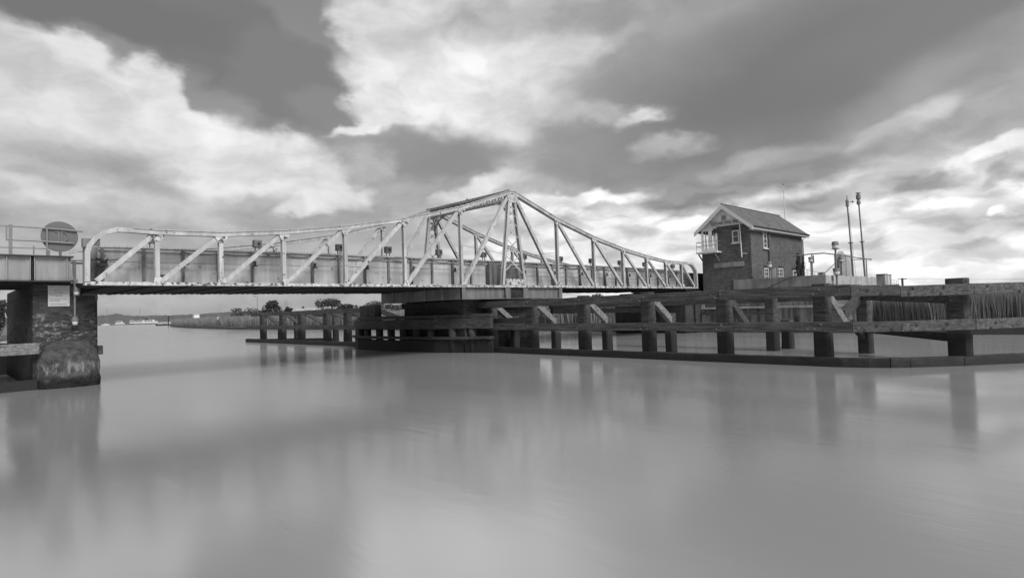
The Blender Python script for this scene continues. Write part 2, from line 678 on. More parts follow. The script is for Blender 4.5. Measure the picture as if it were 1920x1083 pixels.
    for i in range(len(zs) - 1):
        for sg in (-1, 1):
            lc.beam((sg * legx(zs[i]), y - 0.05 * sg, zs[i]), (-sg * legx(zs[i + 1]), y - 0.05 * sg, zs[i + 1]), 0.02, 0.07)
    lc.beam((-legx(5.85), y, 5.85), (legx(5.85), y, 5.85), 0.06, 0.05)
    lc.build('lacing', M['white'], tr)
    pl = MB()
    pl.box(-0.74, 0.74, y - 0.17, y - 0.02, ZB + 0.126, ZB + 0.5)
    pl.build('tower_plinth', M['flaked'], tr)
    pk = MB()
    pk.box(-0.3, 0.3, y - 0.2, y + 0.2, ZT - 0.08, ZT + 0.015)
    pk.prism([(-0.45, ZT - 0.25), (0.45, ZT - 0.25), (0.3, ZT - 0.75), (-0.3, ZT - 0.75)], y - 0.14, y - 0.122, 'y')
    pk.build('tower_cap', M['white'], tr)
    return tr


make_truss(0.0, -1)
make_truss(WT, 1)

# lattice strut between the two tower tops
st = MB()
zt0, zt1 = ZT - 0.08, ZT - 0.62
for dx in (-0.16, 0.16):
    st.beam((dx, 0.22, zt0), (dx, WT - 0.22, zt0), 0.16, 0.10)
    st.beam((dx, 0.22, zt1 + 0.05), (dx, WT - 0.22, zt1 + 0.05), 0.12, 0.08)
    N = 13
    for i in range(N):
        ya = 0.25 + (WT - 0.5) * i / N
        yb = 0.25 + (WT - 0.5) * (i + 1) / N
        ym = (ya + yb) / 2
        st.beam((dx, ya, zt1 + 0.08), (dx, ym, zt0 - 0.05), 0.02, 0.055)
        st.beam((dx, ym, zt0 - 0.05), (dx, yb, zt1 + 0.08), 0.02, 0.055)
    for y0, sg in ((0.15, 1), (WT - 0.15, -1)):
        st.beam((dx, y0, zt1 - 0.75), (dx, y0 + sg * 0.5, zt1 - 0.2), 0.1, 0.09)
        st.beam((dx, y0 + sg * 0.5, zt1 - 0.2), (dx, y0 + sg * 1.2, zt1 + 0.05), 0.1, 0.09)
st.box(-0.26, 0.26, 0.2, WT - 0.2, zt0 + 0.052, zt0 + 0.075)
st.build('lattice_strut', M['white'], bridge)
fin = MB()
fin.lathe((0, 4.1, ZT), [(0.10, -0.03), (0.10, 0.03), (0.05, 0.05), (0.08, 0.09), (0.015, 0.12), (0.012, 0.22)], 8)
fin.build('strut_finial', M['rust'], bridge)

# deck, hanging dark underneath
dk = MB()
dk.box(-HL + 0.05, HL - 0.05, 0.21, WT - 0.21, 3.675, 3.80)
for i in range(31):
    x = -20.4 + 1.36 * i
    dk.box(x - 0.07, x + 0.07, 0.23, WT - 0.23, 3.64, 3.674)
for i in range(150):                                 # rivet heads along the far flange
    x = -21 + 42 * i / 149
    dk.box(x - 0.05, x + 0.05, WT - 0.17, WT + 0.1, ZB - 0.022, ZB - 0.002)
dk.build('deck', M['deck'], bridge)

STIFF = [-20.5 + 1.385 * i for i in range(31)]


def girder_top(x):
    return 5.20 + 0.13 * (1 - (x / 21.0) ** 2)


def make_girder(y, s):
    g = MB()
    n = 30
    for i in range(n):
        x0, x1 = -20.6 + 41.4 * i / n, -20.6 + 41.4 * (i + 1) / n
        z0, z1 = girder_top(x0), girder_top(x1)
        for (ya, yb, za0, za1, zb0, zb1) in ((y - 0.012, y + 0.012, 3.805, 3.805, z0 - 0.04, z1 - 0.04), (y - 0.13, y + 0.13, z0 - 0.04, z1 - 0.04, z0, z1)):
            vs = [(x0, ya, za0), (x1, ya, za1), (x1, yb, za1), (x0, yb, za0), (x0, ya, zb0), (x1, ya, zb1), (x1, yb, zb1), (x0, yb, zb0)]
            g.add(vs, [(0, 3, 2, 1), (4, 5, 6, 7), (0, 1, 5, 4), (2, 3, 7, 6), (1, 2, 6, 5), (0, 4, 7, 3)])
    g.box(-20.6, 20.8, y - 0.11, y - 0.0121, 3.806, 3.90)
    g.box(-20.6, 20.8, y - 0.09, y - 0.0121, 5.07, 5.155)
    if s < 0:
        for i in range(300):
            x = -20.5 + 41.2 * i / 299
            g.box(x - 0.025, x + 0.025, y - 0.12, y - 0.07, girder_top(x) + 0.001, girder_top(x) + 0.03)
        for x in STIFF:
            for k in range(9):
                for dx in (-0.16, 0.16):
                    g.rivet((x + dx, y - 0.012, 3.98 + 0.12 * k), (0, -1, 0), 0.014)
    go = g.build('plate_girder', M['girder'], bridge)
    for i, x in enumerate(STIFF):
        b = MB()
        dpt = 0.26 if i % 2 == 0 else 0.10
        dpt2 = dpt * (0.55 if i % 2 == 0 else 1)
        ztop = girder_top(x) - 0.05
        b.prism([(y - 0.013, 3.81), (y - dpt, 3.81), (y - dpt2, ztop), (y - 0.013, ztop)], x - 0.012, x + 0.012, 'x')
        b.box(x - 0.06, x + 0.06, y - dpt2 - 0.012, y - dpt2 + 0.002, 3.95, ztop)
        b.build('stiffener', M['stiff'] if i % 2 else M['under'], go)  # dark paints stand in for the shadow line cast beside each stiffener
    return go


gn = make_girder(1.0, -1)
make_girder(7.0, 1)
ep = MB()
ep.box(-21.0, -20.62, 0.93, 0.96, 3.81, 5.18)
ep.box(-21.02, -20.99, 0.6, 1.4, 3.81, 5.2)
ep.build('end_plate', M['under'], bridge)
ep = MB()
ep.box(20.82, 21.0, 0.9, 1.1, 3.81, 5.1)
ep.build('end_plate', M['under'], bridge)
pc = MB()
pc.box(-21.25, -20.95, -0.12, 0.1, 5.05, 5.36)
pc.build('end_casing', M['under'], bridge)
pc = MB()
pc.box(-20.94, -20.72, -0.1, 0.08, 5.12, 5.42)
pc.build('end_casing', M['under'], bridge)
# locking gear in the dark gap at the left end
lk = MB()
for k in range(7):
    lk.tube([(-20.75 + 0.05 * k, 0.7, 3.9 + 0.08 * k), (-20.7 + 0.06 * k, 0.72, 4.45 + 0.05 * k)], 0.022, 6)
lk.box(-20.62, -20.35, 0.66, 0.8, 4.44, 4.56)
lk.box(-20.72, -20.5, 0.6, 0.78, 4.66, 4.73)
lk.tube([(-20.9, 0.5, 4.65), (-20.5, 0.6, 4.65), (-19.9, 0.7, 4.72), (-19.75, 0.75, 4.9)], 0.02, 6)
lk.box(-18.75, -18.45, 0.55, 0.75, 3.83, 4.15)
lk.build('locking_gear', M['dark'], bridge)
# hand wire with its brackets and the swagged cable below the girder top
w = MB()
w.tube([(-20.3, 0.72, 4.62), (-10, 0.72, 4.70), (0, 0.72, 4.72), (10, 0.72, 4.70), (21, 0.72, 4.62)], 0.016, 6)
w.build('hand_wire', M['grey'], bridge)
w = MB()
w.tube([(0.9, 0.76, 4.42), (21, 0.76, 4.36)], 0.014, 6)
w.build('hand_wire', M['grey'], bridge)
for i in range(2, 30, 2):
    x = STIFF[i] + 0.05
    b = MB()
    b.box(x - 0.05, x + 0.05, 0.68, 0.745, 4.62, 4.82)
    b.box(x - 0.10, x + 0.14, 0.70, 0.74, 4.58, 4.62)
    b.build('wire_bracket', M['dark'], bridge)
cb = MB()
for i in range(2, 29):
    x0, x1 = STIFF[i], STIFF[i + 1]
    sag = random.uniform(0.05, 0.15)
    cb.tube([(x0 + (x1 - x0) * k / 6, 0.88, girder_top(x0) - 0.13 - sag * 4 * (k / 6) * (1 - k / 6)) for k in range(7)], 0.012, 5)
cb.build('swagged_cable', M['rust'], bridge)
for x in (-18.77, -14.65, -10.68, -7.93, -4.64, -1.35, 2.03, 5.47, 8.76, 12.16, 15.37, 19.4):
    z = girder_top(x)
    b = MB()
    b.box(x - 0.17, x + 0.17, 0.98, 1.22, z + 0.2, z + 0.52)
    for dx in (-0.09, 0.09):
        b.box(x + dx - 0.02, x + dx + 0.02, 1.07, 1.13, z + 0.001, z + 0.199)
    bo = b.build('signal_housing', M['box'], bridge, 0.015)
    f = MB()
    f.lathe((x + 0.03, 0.979, z + 0.36), [(0.07, 0), (0.07, -0.03), (0.05, -0.03)], 10, 'y')
    f.build('housing_lens', M['dark'], bo)
sv = MB()
sv.tube([(-11.1, 0.3, 3.8), (-11.1, 0.3, 5.45)], 0.025, 6)
sv.lathe((-11.1, 0.3, 5.05), [(0.02, 0), (0.12, 0.02), (0.12, 0.05), (0.02, 0.06)], 8)
sv.build('standpipe', M['grey'], bridge)
sv = MB()
sv.tube([(0.1, 0.3, 3.8), (0.1, 0.3, 5.6)], 0.02, 6)
sv.build('standpipe', M['grey'], bridge)
sp_ = MB()
sp_.tube([(-3.96, -0.1, 6.0), (-0.6, -0.1, 5.62)], 0.012, 5)
sp_.build('stay_wire', M['grey'], bridge)
sp_ = MB()
sp_.tube([(0.6, -0.1, 5.6), (3.9, -0.1, 5.95)], 0.012, 5)
sp_.build('stay_wire', M['grey'], bridge)
cab = MB()
cab.box(-1.35, -0.55, 0.62, 0.85, 3.81, 5.1)
cab.build('tower_cabinet', M['under'], bridge)
cab = MB()
cab.box(-1.1, 1.2, 0.55, 0.7, 3.81, 4.9)
cab.build('tower_cabinet', M['under'], bridge)

# turntable underframe
uf = MB()
uf.box(-4.06, 4.12, -0.02, 0.02, 3.05, 3.684)
uf.box(-4.06, 4.12, -0.16, 0.16, 3.02, 3.05)
uf.box(-4.09, -4.06, -0.16, WT + 0.1, 3.02, 3.684)
uf.box(4.12, 4.15, -0.16, WT + 0.1, 3.02, 3.684)
uf.box(-4.06, 4.12, WT - 0.02, WT + 0.02, 3.02, 3.684)
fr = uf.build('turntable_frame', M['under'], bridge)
for x in (-3.95, -0.62, 0.84, 4.0):
    b = MB()
    b.box(x - 0.14, x + 0.14, -0.15, -0.021, 3.051, 3.684)
    if abs(x) < 1:
        b.box(x - 0.2, x + 0.2, -0.165, -0.151, 3.02, 3.68)
        for k in range(6):
            b.rivet((x - 0.15, -0.166, 3.1 + 0.1 * k), (0, -1, 0), 0.02)
            b.rivet((x + 0.15, -0.166, 3.1 + 0.1 * k), (0, -1, 0), 0.02)
    b.build('frame_stiffener', M['under'], fr)
for y in (1.6, 3.3, 5.0, 6.7):
    b = MB()
    b.box(-4.2, -4.091, y - 0.06, y + 0.06, 3.03, 3.68)
    b.build('frame_stiffener', M['under'], fr)
b = MB()
b.box(-0.41, 0.62, -0.05, -0.022, 3.08, 3.66)
b.lathe((0.02, -0.06, 3.3), [(0.16, 0), (0.16, -0.05), (0.06, -0.05), (0.06, -0.1)], 12, 'y')
b.tube([(-0.3, -0.08, 3.2), (0.5, -0.08, 3.26)], 0.03, 6)
b.build('drive_gear', M['dark'], fr)

# ================================================================== PIVOT PIER
pier = thing('pivot_pier', 'dark square pivot pier with timber fendering under the bridge turntable', 'pier', (0, 4, 0))
b = MB()
S = 3.05
b.prism([(-S, 4 - S), (S, 4 - S), (S, 4 + S), (-S, 4 + S)], -0.6, 2.62)
b.prism([(-S - .12, 4 - S - .12), (S + .12, 4 - S - .12), (S + .12, 4 + S + .12), (-S - .12, 4 + S + .12)], 2.62, 2.99)
b.build('pedestal', M['drum_b'], pier, 0.03)
RING = [(-2.45, -0.6), (-2.9, 0.75), (-3.75, 2.9), (-4.0, 6.0), (-4.0, 11.3), (-3.1, 13.3), (-2.3, 13.9)]


def ring_wall(pts, z0, z1, th, mat, name, off=0.0, seg=3, jit=0.012):
    m = MB()
    for i in range(len(pts) - 1):
        a, b_ = Vector((*pts[i], 0)), Vector((*pts[i + 1], 0))
        d = (b_ - a).normalized()
        nrm = Vector((-d.y, d.x, 0))     # outward (towards -x)
        a2 = a + nrm * (off - th / 2) + Vector((0, 0, (z0 + z1) / 2)) - d * 0.03
        b2 = b_ + nrm * (off - th / 2) + Vector((0, 0, (z0 + z1) / 2)) + d * 0.03
        m.beam(a2, b2, th, z1 - z0, (0, 0, 1), seg, jit)
    return m.build(name, mat, pier, 0.015)


ring_wall(RING, -0.5, 0.70, 0.25, M['pier_t'], 'lower_planking')
ring_wall(RING[0:6], 0.76, 0.93, 0.5, M['pier_t'], 'lower_waling', 0.18)
ring_wall(RING[0:6], 1.38, 1.98, 0.35, M['pier_t'], 'main_waling', 0.08)
ring_wall(RING[0:5], 2.01, 2.2, 0.42, M['pier_t'], 'top_plank', 0.05)
b = MB()
b.prism([(x + 0.5, y) for x, y in RING] + [(2.0, 13.9), (2.0, -0.6)], 1.5, 1.9)
b.build('inner_platform', M['deck'], pier)
for i, (x, y) in enumerate([(-3.2, 1.9), (-3.55, 3.5), (-3.6, 4.9), (-3.65, 6.3), (-3.65, 7.7), (-3.65, 9.1), (-3.65, 10.6), (-2.7, 0.7), (-3.0, 12.6)]):
    b = MB()
    b.tube([(x, y, -0.5), (x + 0.02, y, 0.6), (x, y, 1.49)], 0.24, 12)
    b.build('pile', M['pier_t'], pier, 0, True)
b = MB()
b.beam((-3.62, 10.75, 1.95), (-3.62, 10.75, 2.96), 0.5, 1.0, (0, 1, 0), 2, 0.02)
b.build('corner_post', M['pier_t'], pier, 0.03)
b = MB()
b.beam((-3.6, 9.72, 1.95), (-3.6, 9.72, 2.99), 0.5, 0.85, (0, 1, 0), 2, 0.02)
b.build('corner_post', M['pier_t'], pier, 0.03)

# ================================================================== TIMBER FENDERS
XF = -2.1


def rail(pts, zc, h, th, mat, name, parent, jit=0.008, dz=None):
    """horizontal timbers butted along a polyline (front face on the line, mitred at the bends)"""
    out = []
    P = [Vector((*p, 0)) for p in pts]
    n = len(P)
    back = []
    for i in range(n):
        d0 = (P[i] - P[i - 1]).normalized() if i else (P[1] - P[0]).normalized()
        d1 = (P[i + 1] - P[i]).normalized() if i < n - 1 else d0
        n0, n1 = Vector((-d0.y, d0.x, 0)), Vector((-d1.y, d1.x, 0))
        mt = (n0 + n1).normalized()
        back.append(P[i] + mt * (th / max(mt.dot(n0), 0.4)))
    for i in range(n - 1):
        a, b_, a2, b2 = P[i], P[i + 1], back[i], back[i + 1]
        L = (b_ - a).length
        g = 0.005 / L
        z = zc if dz is None else zc + dz[i]
        k = max(2, int(L / 0.7))
        m = MB()
        vs, fs = [], []
        for q in range(k + 1):
            t_ = g + (1 - 2 * g) * q / k
            f_, r_ = a.lerp(b_, t_), a2.lerp(b2, t_)
            for c, zz in ((f_, -h / 2), (r_, -h / 2), (r_, h / 2), (f_, h / 2)):
                j = Vector((random.uniform(-jit, jit) for _ in range(3)))
                vs.append(Vector((c.x, c.y, z + zz)) + j)
        for q in range(k):
            for e in range(4):
                u, v = q * 4 + e, q * 4 + (e + 1) % 4
                fs.append((u, v, v + 4, u + 4))
        fs += [(3, 2, 1, 0), tuple(k * 4 + e for e in range(4))]
        m.add(vs, fs)
        out.append(m.build(name, mat, parent, 0.015))
    return out


def post(x, y, w, d, z0, z1, mat, parent, round_cap=False, name='post'):
    m = MB()
    seg = 6
    ph = []
    vs, fs = [], []
    n = 8
    c = 0.16
    prof = [(-1, -1 + c * 2), (-1 + c * 2, -1), (1 - c * 2, -1), (1, -1 + c * 2), (1, 1 - c * 2), (1 - c * 2, 1), (-1 + c * 2, 1), (-1, 1 - c * 2)]
    lean = random.uniform(-0.07, 0.07)
    for i in range(seg + 1):
        t_ = i / seg
        z = z0 + (z1 - z0) * t_
        k = 1.06 - 0.08 * t_ + random.uniform(-0.015, 0.015)
        for a, b_ in prof:
            vs.append((x + lean * t_ + a * w / 2 * k + random.uniform(-.008, .008), y + b_ * d / 2 * k + random.uniform(-.008, .008), z))
    for i in range(seg):
        for q in range(n):
            a, b_ = i * n + q, i * n + (q + 1) % n
            fs.append((a, b_, b_ + n, a + n))
    fs.append(tuple(range(n))[::-1])
    fs.append(tuple(seg * n + q for q in range(n)))
    m.add(vs, fs)
    return m.build(name, mat, parent, 0.02)


def bolt(p, nrm, parent):  # square bolt head
    p = Vector(p)
    n = Vector(nrm).normalized()
    m = MB()
    m.beam(p - n * 0.01, p + n * 0.025, 0.075, 0.075, (0, 0, 1))
    return m.build('bolt', M['dark'], parent)


# --- near half, from the pier out to the rounded nose at the right
fen = thing('timber_fender', 'long weathered timber fender with rounded nose on the right of the pivot pier', 'fender', (0, -10, 0))
NOSE_T = [(-1.5, -20.35), (0.15, -22.1), (2.6, -23.5), (5.2, -24.0)]
line_top = [(XF, 2.2), (XF, -6.6), (XF, -14.1), (XF, -19.0)] + NOSE_T
tr_ = rail(line_top, 2.67, 0.37, 0.26, M['timber'], 'top_rail', fen, 0.010, [0.02, 0.03, 0, -0.04, -0.1, -0.10, -0.03, -0.02])
mr_ = rail([(XF, 2.3), (XF, -5.0), (XF, -12.2), (XF, -19.0)] + NOSE_T, 1.41, 0.35, 0.24, M['timber'], 'middle_rail', fen, 0.008, [0.03, 0.01, -0.01, -0.02, -0.02, -0.03, -0.03, -0.03])
rail([(XF - .12, 1.4), (XF - .12, -6.0), (XF - .12, -13.0), (XF - .12, -18.6), (-2.02, -19.4), (-1.75, -20.0), (-1.33, -20.5), (-0.02, -21.75), (1.9, -23.15), (5.2, -24.3)], 0.02, 0.58, 0.42, M['wet'], 'waterline_beam', fen, 0.016)
POSTS = [0.25, -3.05, -6.65, -10.4, -14.05, -17.85]
for y in POSTS:
    z1 = 2.96 if y not in (-14.05, 0.25) else 2.86
    post(XF + 0.27 + 0.25, y, 0.5, 0.56, -0.6, z1, M['pile'], fen)
post(0.88, -21.5, 0.66, 0.64, -0.6, 2.98, M['pile'], fen)
for y in POSTS[:4]:
    post(0.2, y - 0.02, 0.46, 0.44, -0.6, 1.97, M['pile'], fen, name='short_post')
    m = MB()
    m.beam((XF + 0.55, y - 0.12, 2.74), (0.1, y - 0.12, 1.60), 0.22, 0.3, (0, 0, 1), 4, 0.01)
    m.build('brace', M['brace'], fen, 0.012)
for y, yb in ((-14.05, -13.45), (-17.85, -17.5)):
    post(4.35, yb, 0.5, 0.52, -0.6, 2.75, M['pile'], fen, name='back_post')
    m = MB()
    m.beam((XF + 0.55, y - 0.1, 2.66), (1.15, yb - 0.22, 1.36), 0.24, 0.34, (0, 0, 1), 4, 0.01)
    m.build('brace', M['brace'] if y < -16 else M['pile'], fen, 0.012)  # brace nearest the nose is pale, the other takes the darker pile timber
    if y > -16: continue
    m = MB()
    m.beam((4.25, yb - 0.05, 2.6), (2.25, yb + 0.2, 1.75), 0.24, 0.36, (0, 0, 1), 3, 0.01)
    m.build('brace', M['pile'], fen, 0.012)
    m = MB()
    m.beam((4.0, yb, 0.75), (2.4, yb - 0.1, 1.38), 0.2, 0.3, (0, 0, 1), 3, 0.01)
    m.build('brace', M['pile'], fen, 0.012)
post(5.95, -13.5, 0.5, 0.5, -0.6, 1.45, M['pile'], fen, name='short_post')
m = MB()
m.beam((4.45, -16.8, 2.55), (1.25, -21.2, 2.27), 0.3, 0.36, (0, 0, 1), 4, 0.01)
m.build('back_rail', M['pile'], fen, 0.015)
m = MB()
m.beam((4.5, -16.9, 1.12), (1.2, -21.2, 0.9), 0.3, 0.30, (0, 0, 1), 4, 0.01)
m.build('back_rail', M['pile'], fen, 0.015)
m = MB()
m.beam((4.75, -17.2, 2.5), (4.75, 1.5, 2.5), 0.28, 0.32, (0, 0, 1), 12, 0.012)
m.build('back_rail', M['pile'], fen, 0.015)
m = MB()
m.beam((4.8, -13.6, 1.2), (4.8, 1.5, 1.2), 0.28, 0.32, (0, 0, 1), 12, 0.012)
m.build('back_rail', M['pile'], fen, 0.015)
# bolts on the nose timbers, placed along each rail
for rl, zc, pts, lst in ((tr_, 2.62, line_top, ((3, .35, .08), (3, .62, -.05), (4, .18, .1), (4, .12, -.08), (4, .55, -.1), (4, .6, .1), (5, .2, .1), (5, .7, -.1), (6, .25, -.05))),
                         (mr_, 1.38, line_top, ((3, .5, .1), (3, .25, -.06), (3, .8, -.03), (4, .12, -.07), (4, .2, .1), (4, .56, -.06), (4, .62, .1), (5, .3, .1), (5, .22, -.08)))):
    for k, f_, dz in lst:
        a, b_ = Vector((*pts[k], 0)), Vector((*pts[k + 1], 0))
        d = (b_ - a).normalized()
        nrm = Vector((d.y, -d.x, 0))
        p = a + (b_ - a) * f_
        if nrm.dot(Vector((-1, -1, 0))) < 0: nrm = -nrm
        bolt((p.x, p.y, zc - 0.06 + dz), nrm, rl[k])

# bolt heads through the straight rails at each post
for rails, zc in ((tr_, 2.66), (mr_, 1.41)):
    for y in POSTS[1:]:
        k = 0 if y > -6 else (1 if y > -13 else 2)
        for dy, dz in ((-.12, .08), (.1, -.08)):
            p = Vector((XF, y + dy, zc + dz))
            m = MB()
            m.beam(p + Vector((0.01, 0, 0)), p + Vector((-0.03, 0, 0)), 0.06, 0.06, (0, 0, 1))
            m.build('bolt', M['pipe'], rails[k])

# --- far half beyond the pier, running off to its tip on the left
fen2 = thing('timber_fender', 'far timber fender narrowing to a tip on the left of the pivot pier', 'fender', (0, 25, 0))
rail([(XF, 35.4), (XF, 25.0), (XF, 13.6)], 2.70, 0.34, 0.26, M['timber'], 'top_rail', fen2, 0.012)
rail([(XF, 36.6), (XF, 27.0), (XF, 13.2)], 1.46, 0.32, 0.24, M['timber'], 'middle_rail', fen2, 0.01)
rail([(XF - .1, 36.6), (XF - .1, 24.0), (XF - .1, 12.5)], 0.05, 0.58, 0.4, M['wet'], 'waterline_beam', fen2, 0.02)
P2 = [33.7, 29.2, 25.3, 20.5, 17.2]
for y in P2:
    post(XF + 0.55, y, 0.52, 0.6, -0.6, 2.88, M['pile'], fen2)
for y, xb in ((33.4, 0.0), (29.0, 0.2), (25.1, 0.7), (20.3, 1.2), (17.0, 1.2)):
    post(xb, y, 0.46, 0.46, -0.6, 1.97, M['pile'], fen2, name='short_post')
    m = MB()
    m.beam((XF + 0.6, y, 2.75), (xb - 0.1, y, 1.62), 0.24, 0.3, (0, 0, 1), 3, 0.01)
    m.build('brace', M['timber'], fen2, 0.012)
for y, xb in ((32.2, 0.15), (27.0, 1.6), (21.0, 2.6)):
    post(xb + 1.0, y, 0.46, 0.46, -0.6, 2.7, M['pile'], fen2, name='back_post')
m = MB()
m.beam((XF + 0.2, 36.5, 0.05), (2.2, 26.0, 0.05), 0.3, 0.5, (0, 0, 1), 6, 0.015)
m.build('waterline_beam', M['wet'], fen2)
m = MB()
m.beam((0.2, 33.5, 2.6), (3.0, 21.0, 2.3), 0.26, 0.3, (0, 0, 1), 6, 0.015)
m.build('back_rail', M['pile'], fen2)
m = MB()
m.beam((2.6, 13.6, 1.4), (-1.2, 13.4, 2.7), 0.24, 0.3, (0, 0, 1), 3, 0.01)
m.build('brace', M['pile'], fen2)

# ================================================================== LEFT ABUTMENT: approach span, pier and fittings
ap = thing('approach_span', 'grey riveted plate girder span carrying the track to the left bank', 'bridge', (-24, 2, 3.85))
YA = 1.5
b = MB()
b.prism([(-30, 3.93), (-21.42, 3.93), (-21.28, 4.0), (-21.33, 4.25), (-21.38, 4.5), (-21.36, 4.79), (-30, 4.79)], YA - 0.012, YA + 0.012, 'y')
for k in range(60):
    x = -23.9 + 0.085 * k
    if x < -21.5 and x > -24.2:
        b.rivet((x, YA - 0.0125, 4.0), (0, -1, 0), 0.016)
        if (k // 6) % 2 == 0: b.rivet((x, YA - 0.0125, 4.23), (0, -1, 0), 0.016)
gd = b.build('plate_girder', M['appr'], ap)
for x, w_ in ((-23.22, 0.11), (-22.57, 0.11), (-22.45, 0.1), (-21.5, 0.08)):
    b = MB()
    b.box(x - w_, x + w_, YA - 0.04, YA - 0.0125, 3.94, 4.785)
    b.box(x - 0.012, x + 0.012, YA - 0.14, YA - 0.041, 3.95, 4.78)
    for k in range(9):
        for dx in (-w_ * .6, w_ * .6):
            b.rivet((x + dx, YA - 0.041, 4.0 + 0.09 * k), (0, -1, 0), 0.017)
    b.build('stiffener', M['appr'], gd)
b = MB()
b.box(-30, -21.3, YA - 0.19, YA + 0.19, 4.79, 4.835)
b.build('flange', M['rust'], ap)
b = MB()
b.box(-30, -21.3, YA - 0.2, YA + 0.2, 3.885, 3.93)
b.build('flange', M['rust'], ap)
b = MB()
b.box(-30, -21.35, YA + 0.2, 6.6, 3.82, 4.05)
b.box(-30, -21.35, 6.6, 6.64, 3.82, 4.8)
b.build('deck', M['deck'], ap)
rl = MB()
YR = 1.62


def rp(x, y):
    return on(x, y, 'y', YR)


rl.tube([rp(10, 423), rp(60, 426), rp(110, 429.5), rp(155, 434)], 0.03, 8)
rl.build('handrail', M['pipe'], ap)
rl = MB()
rl.tube([rp(11, 449), rp(60, 451), rp(138, 456)], 0.03, 8)
rl.build('handrail', M['pipe'], ap)
rl = MB()
rl.tube([rp(0, 463), rp(92, 466)], 0.022, 8)
rl.build('handrail', M['pipe'], ap)
rl = MB()
rl.tube([rp(-60, 418), rp(10, 423)], 0.022, 8)
rl.build('handrail', M['pipe'], ap)
for px, ya, yb, w_ in ((19.5, 421, 476, 0.10), (87.5, 426, 479, 0.05), (63, 461, 477, 0.04), (12, 424, 451, 0.045)):
    a, c = rp(px, ya), rp(px, yb)
    m = MB()
    m.beam((a[0], YR - 0.05, a[2]), (a[0], YR - 0.05, c[2]), w_, 0.05, (0, 1, 0))
    m.build('rail_post', M['grey'], ap)
m = MB()
a = rp(91.5, 479)
m.box(a[0] - 0.03, a[0] + 0.03, YR - .1, YR + .1, 4.836, 5.05)
m.build('rail_foot', M['grey'], ap)

cs = rp(112.5, 443)
ds = thing('round_sign', 'large dull grey disc sign standing on the left approach girder railing', 'sign', (cs[0], YR + 0.12, 4.84))
m = MB()
RD = 0.565
m.lathe((cs[0], YR + 0.07, cs[2]), [(RD - 0.02, 0), (RD, 0.006), (RD, 0.03), (RD - 0.02, 0.036)], 40, 'y')
o = m.build('disc', M['disc'], ds)
m = MB()
m.box(cs[0] - 0.02, cs[0] + 0.06, YR + 0.075, YR + 0.14, 4.84, cs[2] - RD * 0.9)
m.build('support', M['disc'], ds)
# raised bracket on the back of the disc, reading as T and D
m = MB()
y0, y1 = YR + 0.03, YR + 0.0695
X, Z = cs[0], cs[2]
m.box(X - 0.07, X - 0.005, y0, y1, Z - 0.21, Z + 0.2)
m.box(X - 0.15, X - 0.0701, y0 + .01, y1, Z + 0.15, Z + 0.2)
m.box(X + 0.03, X + 0.075, y0, y1, Z - 0.2, Z + 0.2)
for k in range(12):
    a0, a1 = -PI / 2 + PI * k / 12, -PI / 2 + PI * (k + 1) / 12
    m.beam((X + 0.076 + 0.17 * math.cos(a0), (y0 + y1) / 2, Z + 0.18 * math.sin(a0)), (X + 0.076 + 0.17 * math.cos(a1), (y0 + y1) / 2, Z + 0.18 * math.sin(a1)), y1 - y0, 0.04, (math.cos(a0), 0, math.sin(a0)))
m.build('raised_letters', M['disc2'], ds)  # lighter grey stands in for light catching the raised letter edges

# the brick pier
lp = thing('bridge_pier', 'stained brick bridge pier with rounded stone base under the left end', 'pier', (-21.4, 6, 0))
YP = 2.0
m = MB()
nz, nx = 14, 8
m.prism([(-22.45, YP), (-20.55, YP), (-20.44, YP + 0.12), (-20.44, 7.5), (-20.6, 7.7), (-20.6, 11.9), (-22.45, 11.9)], -0.8, 3.42)
m.prism([(-22.45, YP), (-20.98, YP), (-20.98, 11.85), (-22.45, 11.85)], 3.421, 3.88)
m.build('shaft', M['pier_b'], lp, 0.04)
m = MB()
m.prism([(-20.97, YP + 0.02), (-20.5, YP + 0.02), (-20.42, YP + 0.12), (-20.42, 7.5), (-20.97, 7.5)], 3.2, 3.46)
m.build('bearing_stone', M['rough_stone'], lp, 0.05)
# rounded cutwater: barrel with a domed top in front of the shaft
m = MB()
n, rows = 28, 12
vs, fs = [], []
for i in range(rows + 1):
    z = -0.8 + 2.5 * i / rows
    t_ = max(0.0, (z - 0.75) / 0.97)
    k = math.sqrt(max(0.0, 1 - min(t_, 1) ** 2.2))
    for j in range(n + 1):
        a = PI + PI * j / n
        rx = 0.98 + 0.02 * math.sin(z * 9)
        ex = math.copysign(abs(math.cos(a)) ** 0.8, math.cos(a))
        ey = -abs(math.sin(a)) ** 0.8
        vs.append((-21.385 + rx * ex * (0.35 + 0.65 * k) + random.uniform(-.018, .018), YP + 0.02 + 0.62 * ey * (0.08 + 0.92 * k) + random.uniform(-.018, .018), z))
for i in range(rows):
    for j in range(n):
        a = i * (n + 1) + j
        fs.append((a, a + 1, a + n + 2, a + n + 1))
m.add(vs, fs)
m.build('cutwater', M['cutw'], lp, 0, True)
m = MB()
m.box(-20.435, -20.27, 2.1, 2.4, 1.12, 1.46)
m.build('timber_stub', M['pile'], lp, 0.01)

lw = thing('timber_waling', 'pale horizontal timber waling with low ledge at the far left pier', 'fender', (-24, 2, 0))
m = MB()
m.beam((-27, 1.7, 1.46), (-22.3, 1.7, 1.49), 0.22, 0.40, (0, 0, 1), 6, 0.01)
m.build('waling', M['pale_timber'], lw, 0.015)
m = MB()
m.beam((-27, 1.5, -0.05), (-22.36, 2.0, 0.02), 0.5, 0.66, (0, 0, 1), 6, 0.015)
m.build('ledge', M['pile'], lw, 0.02)

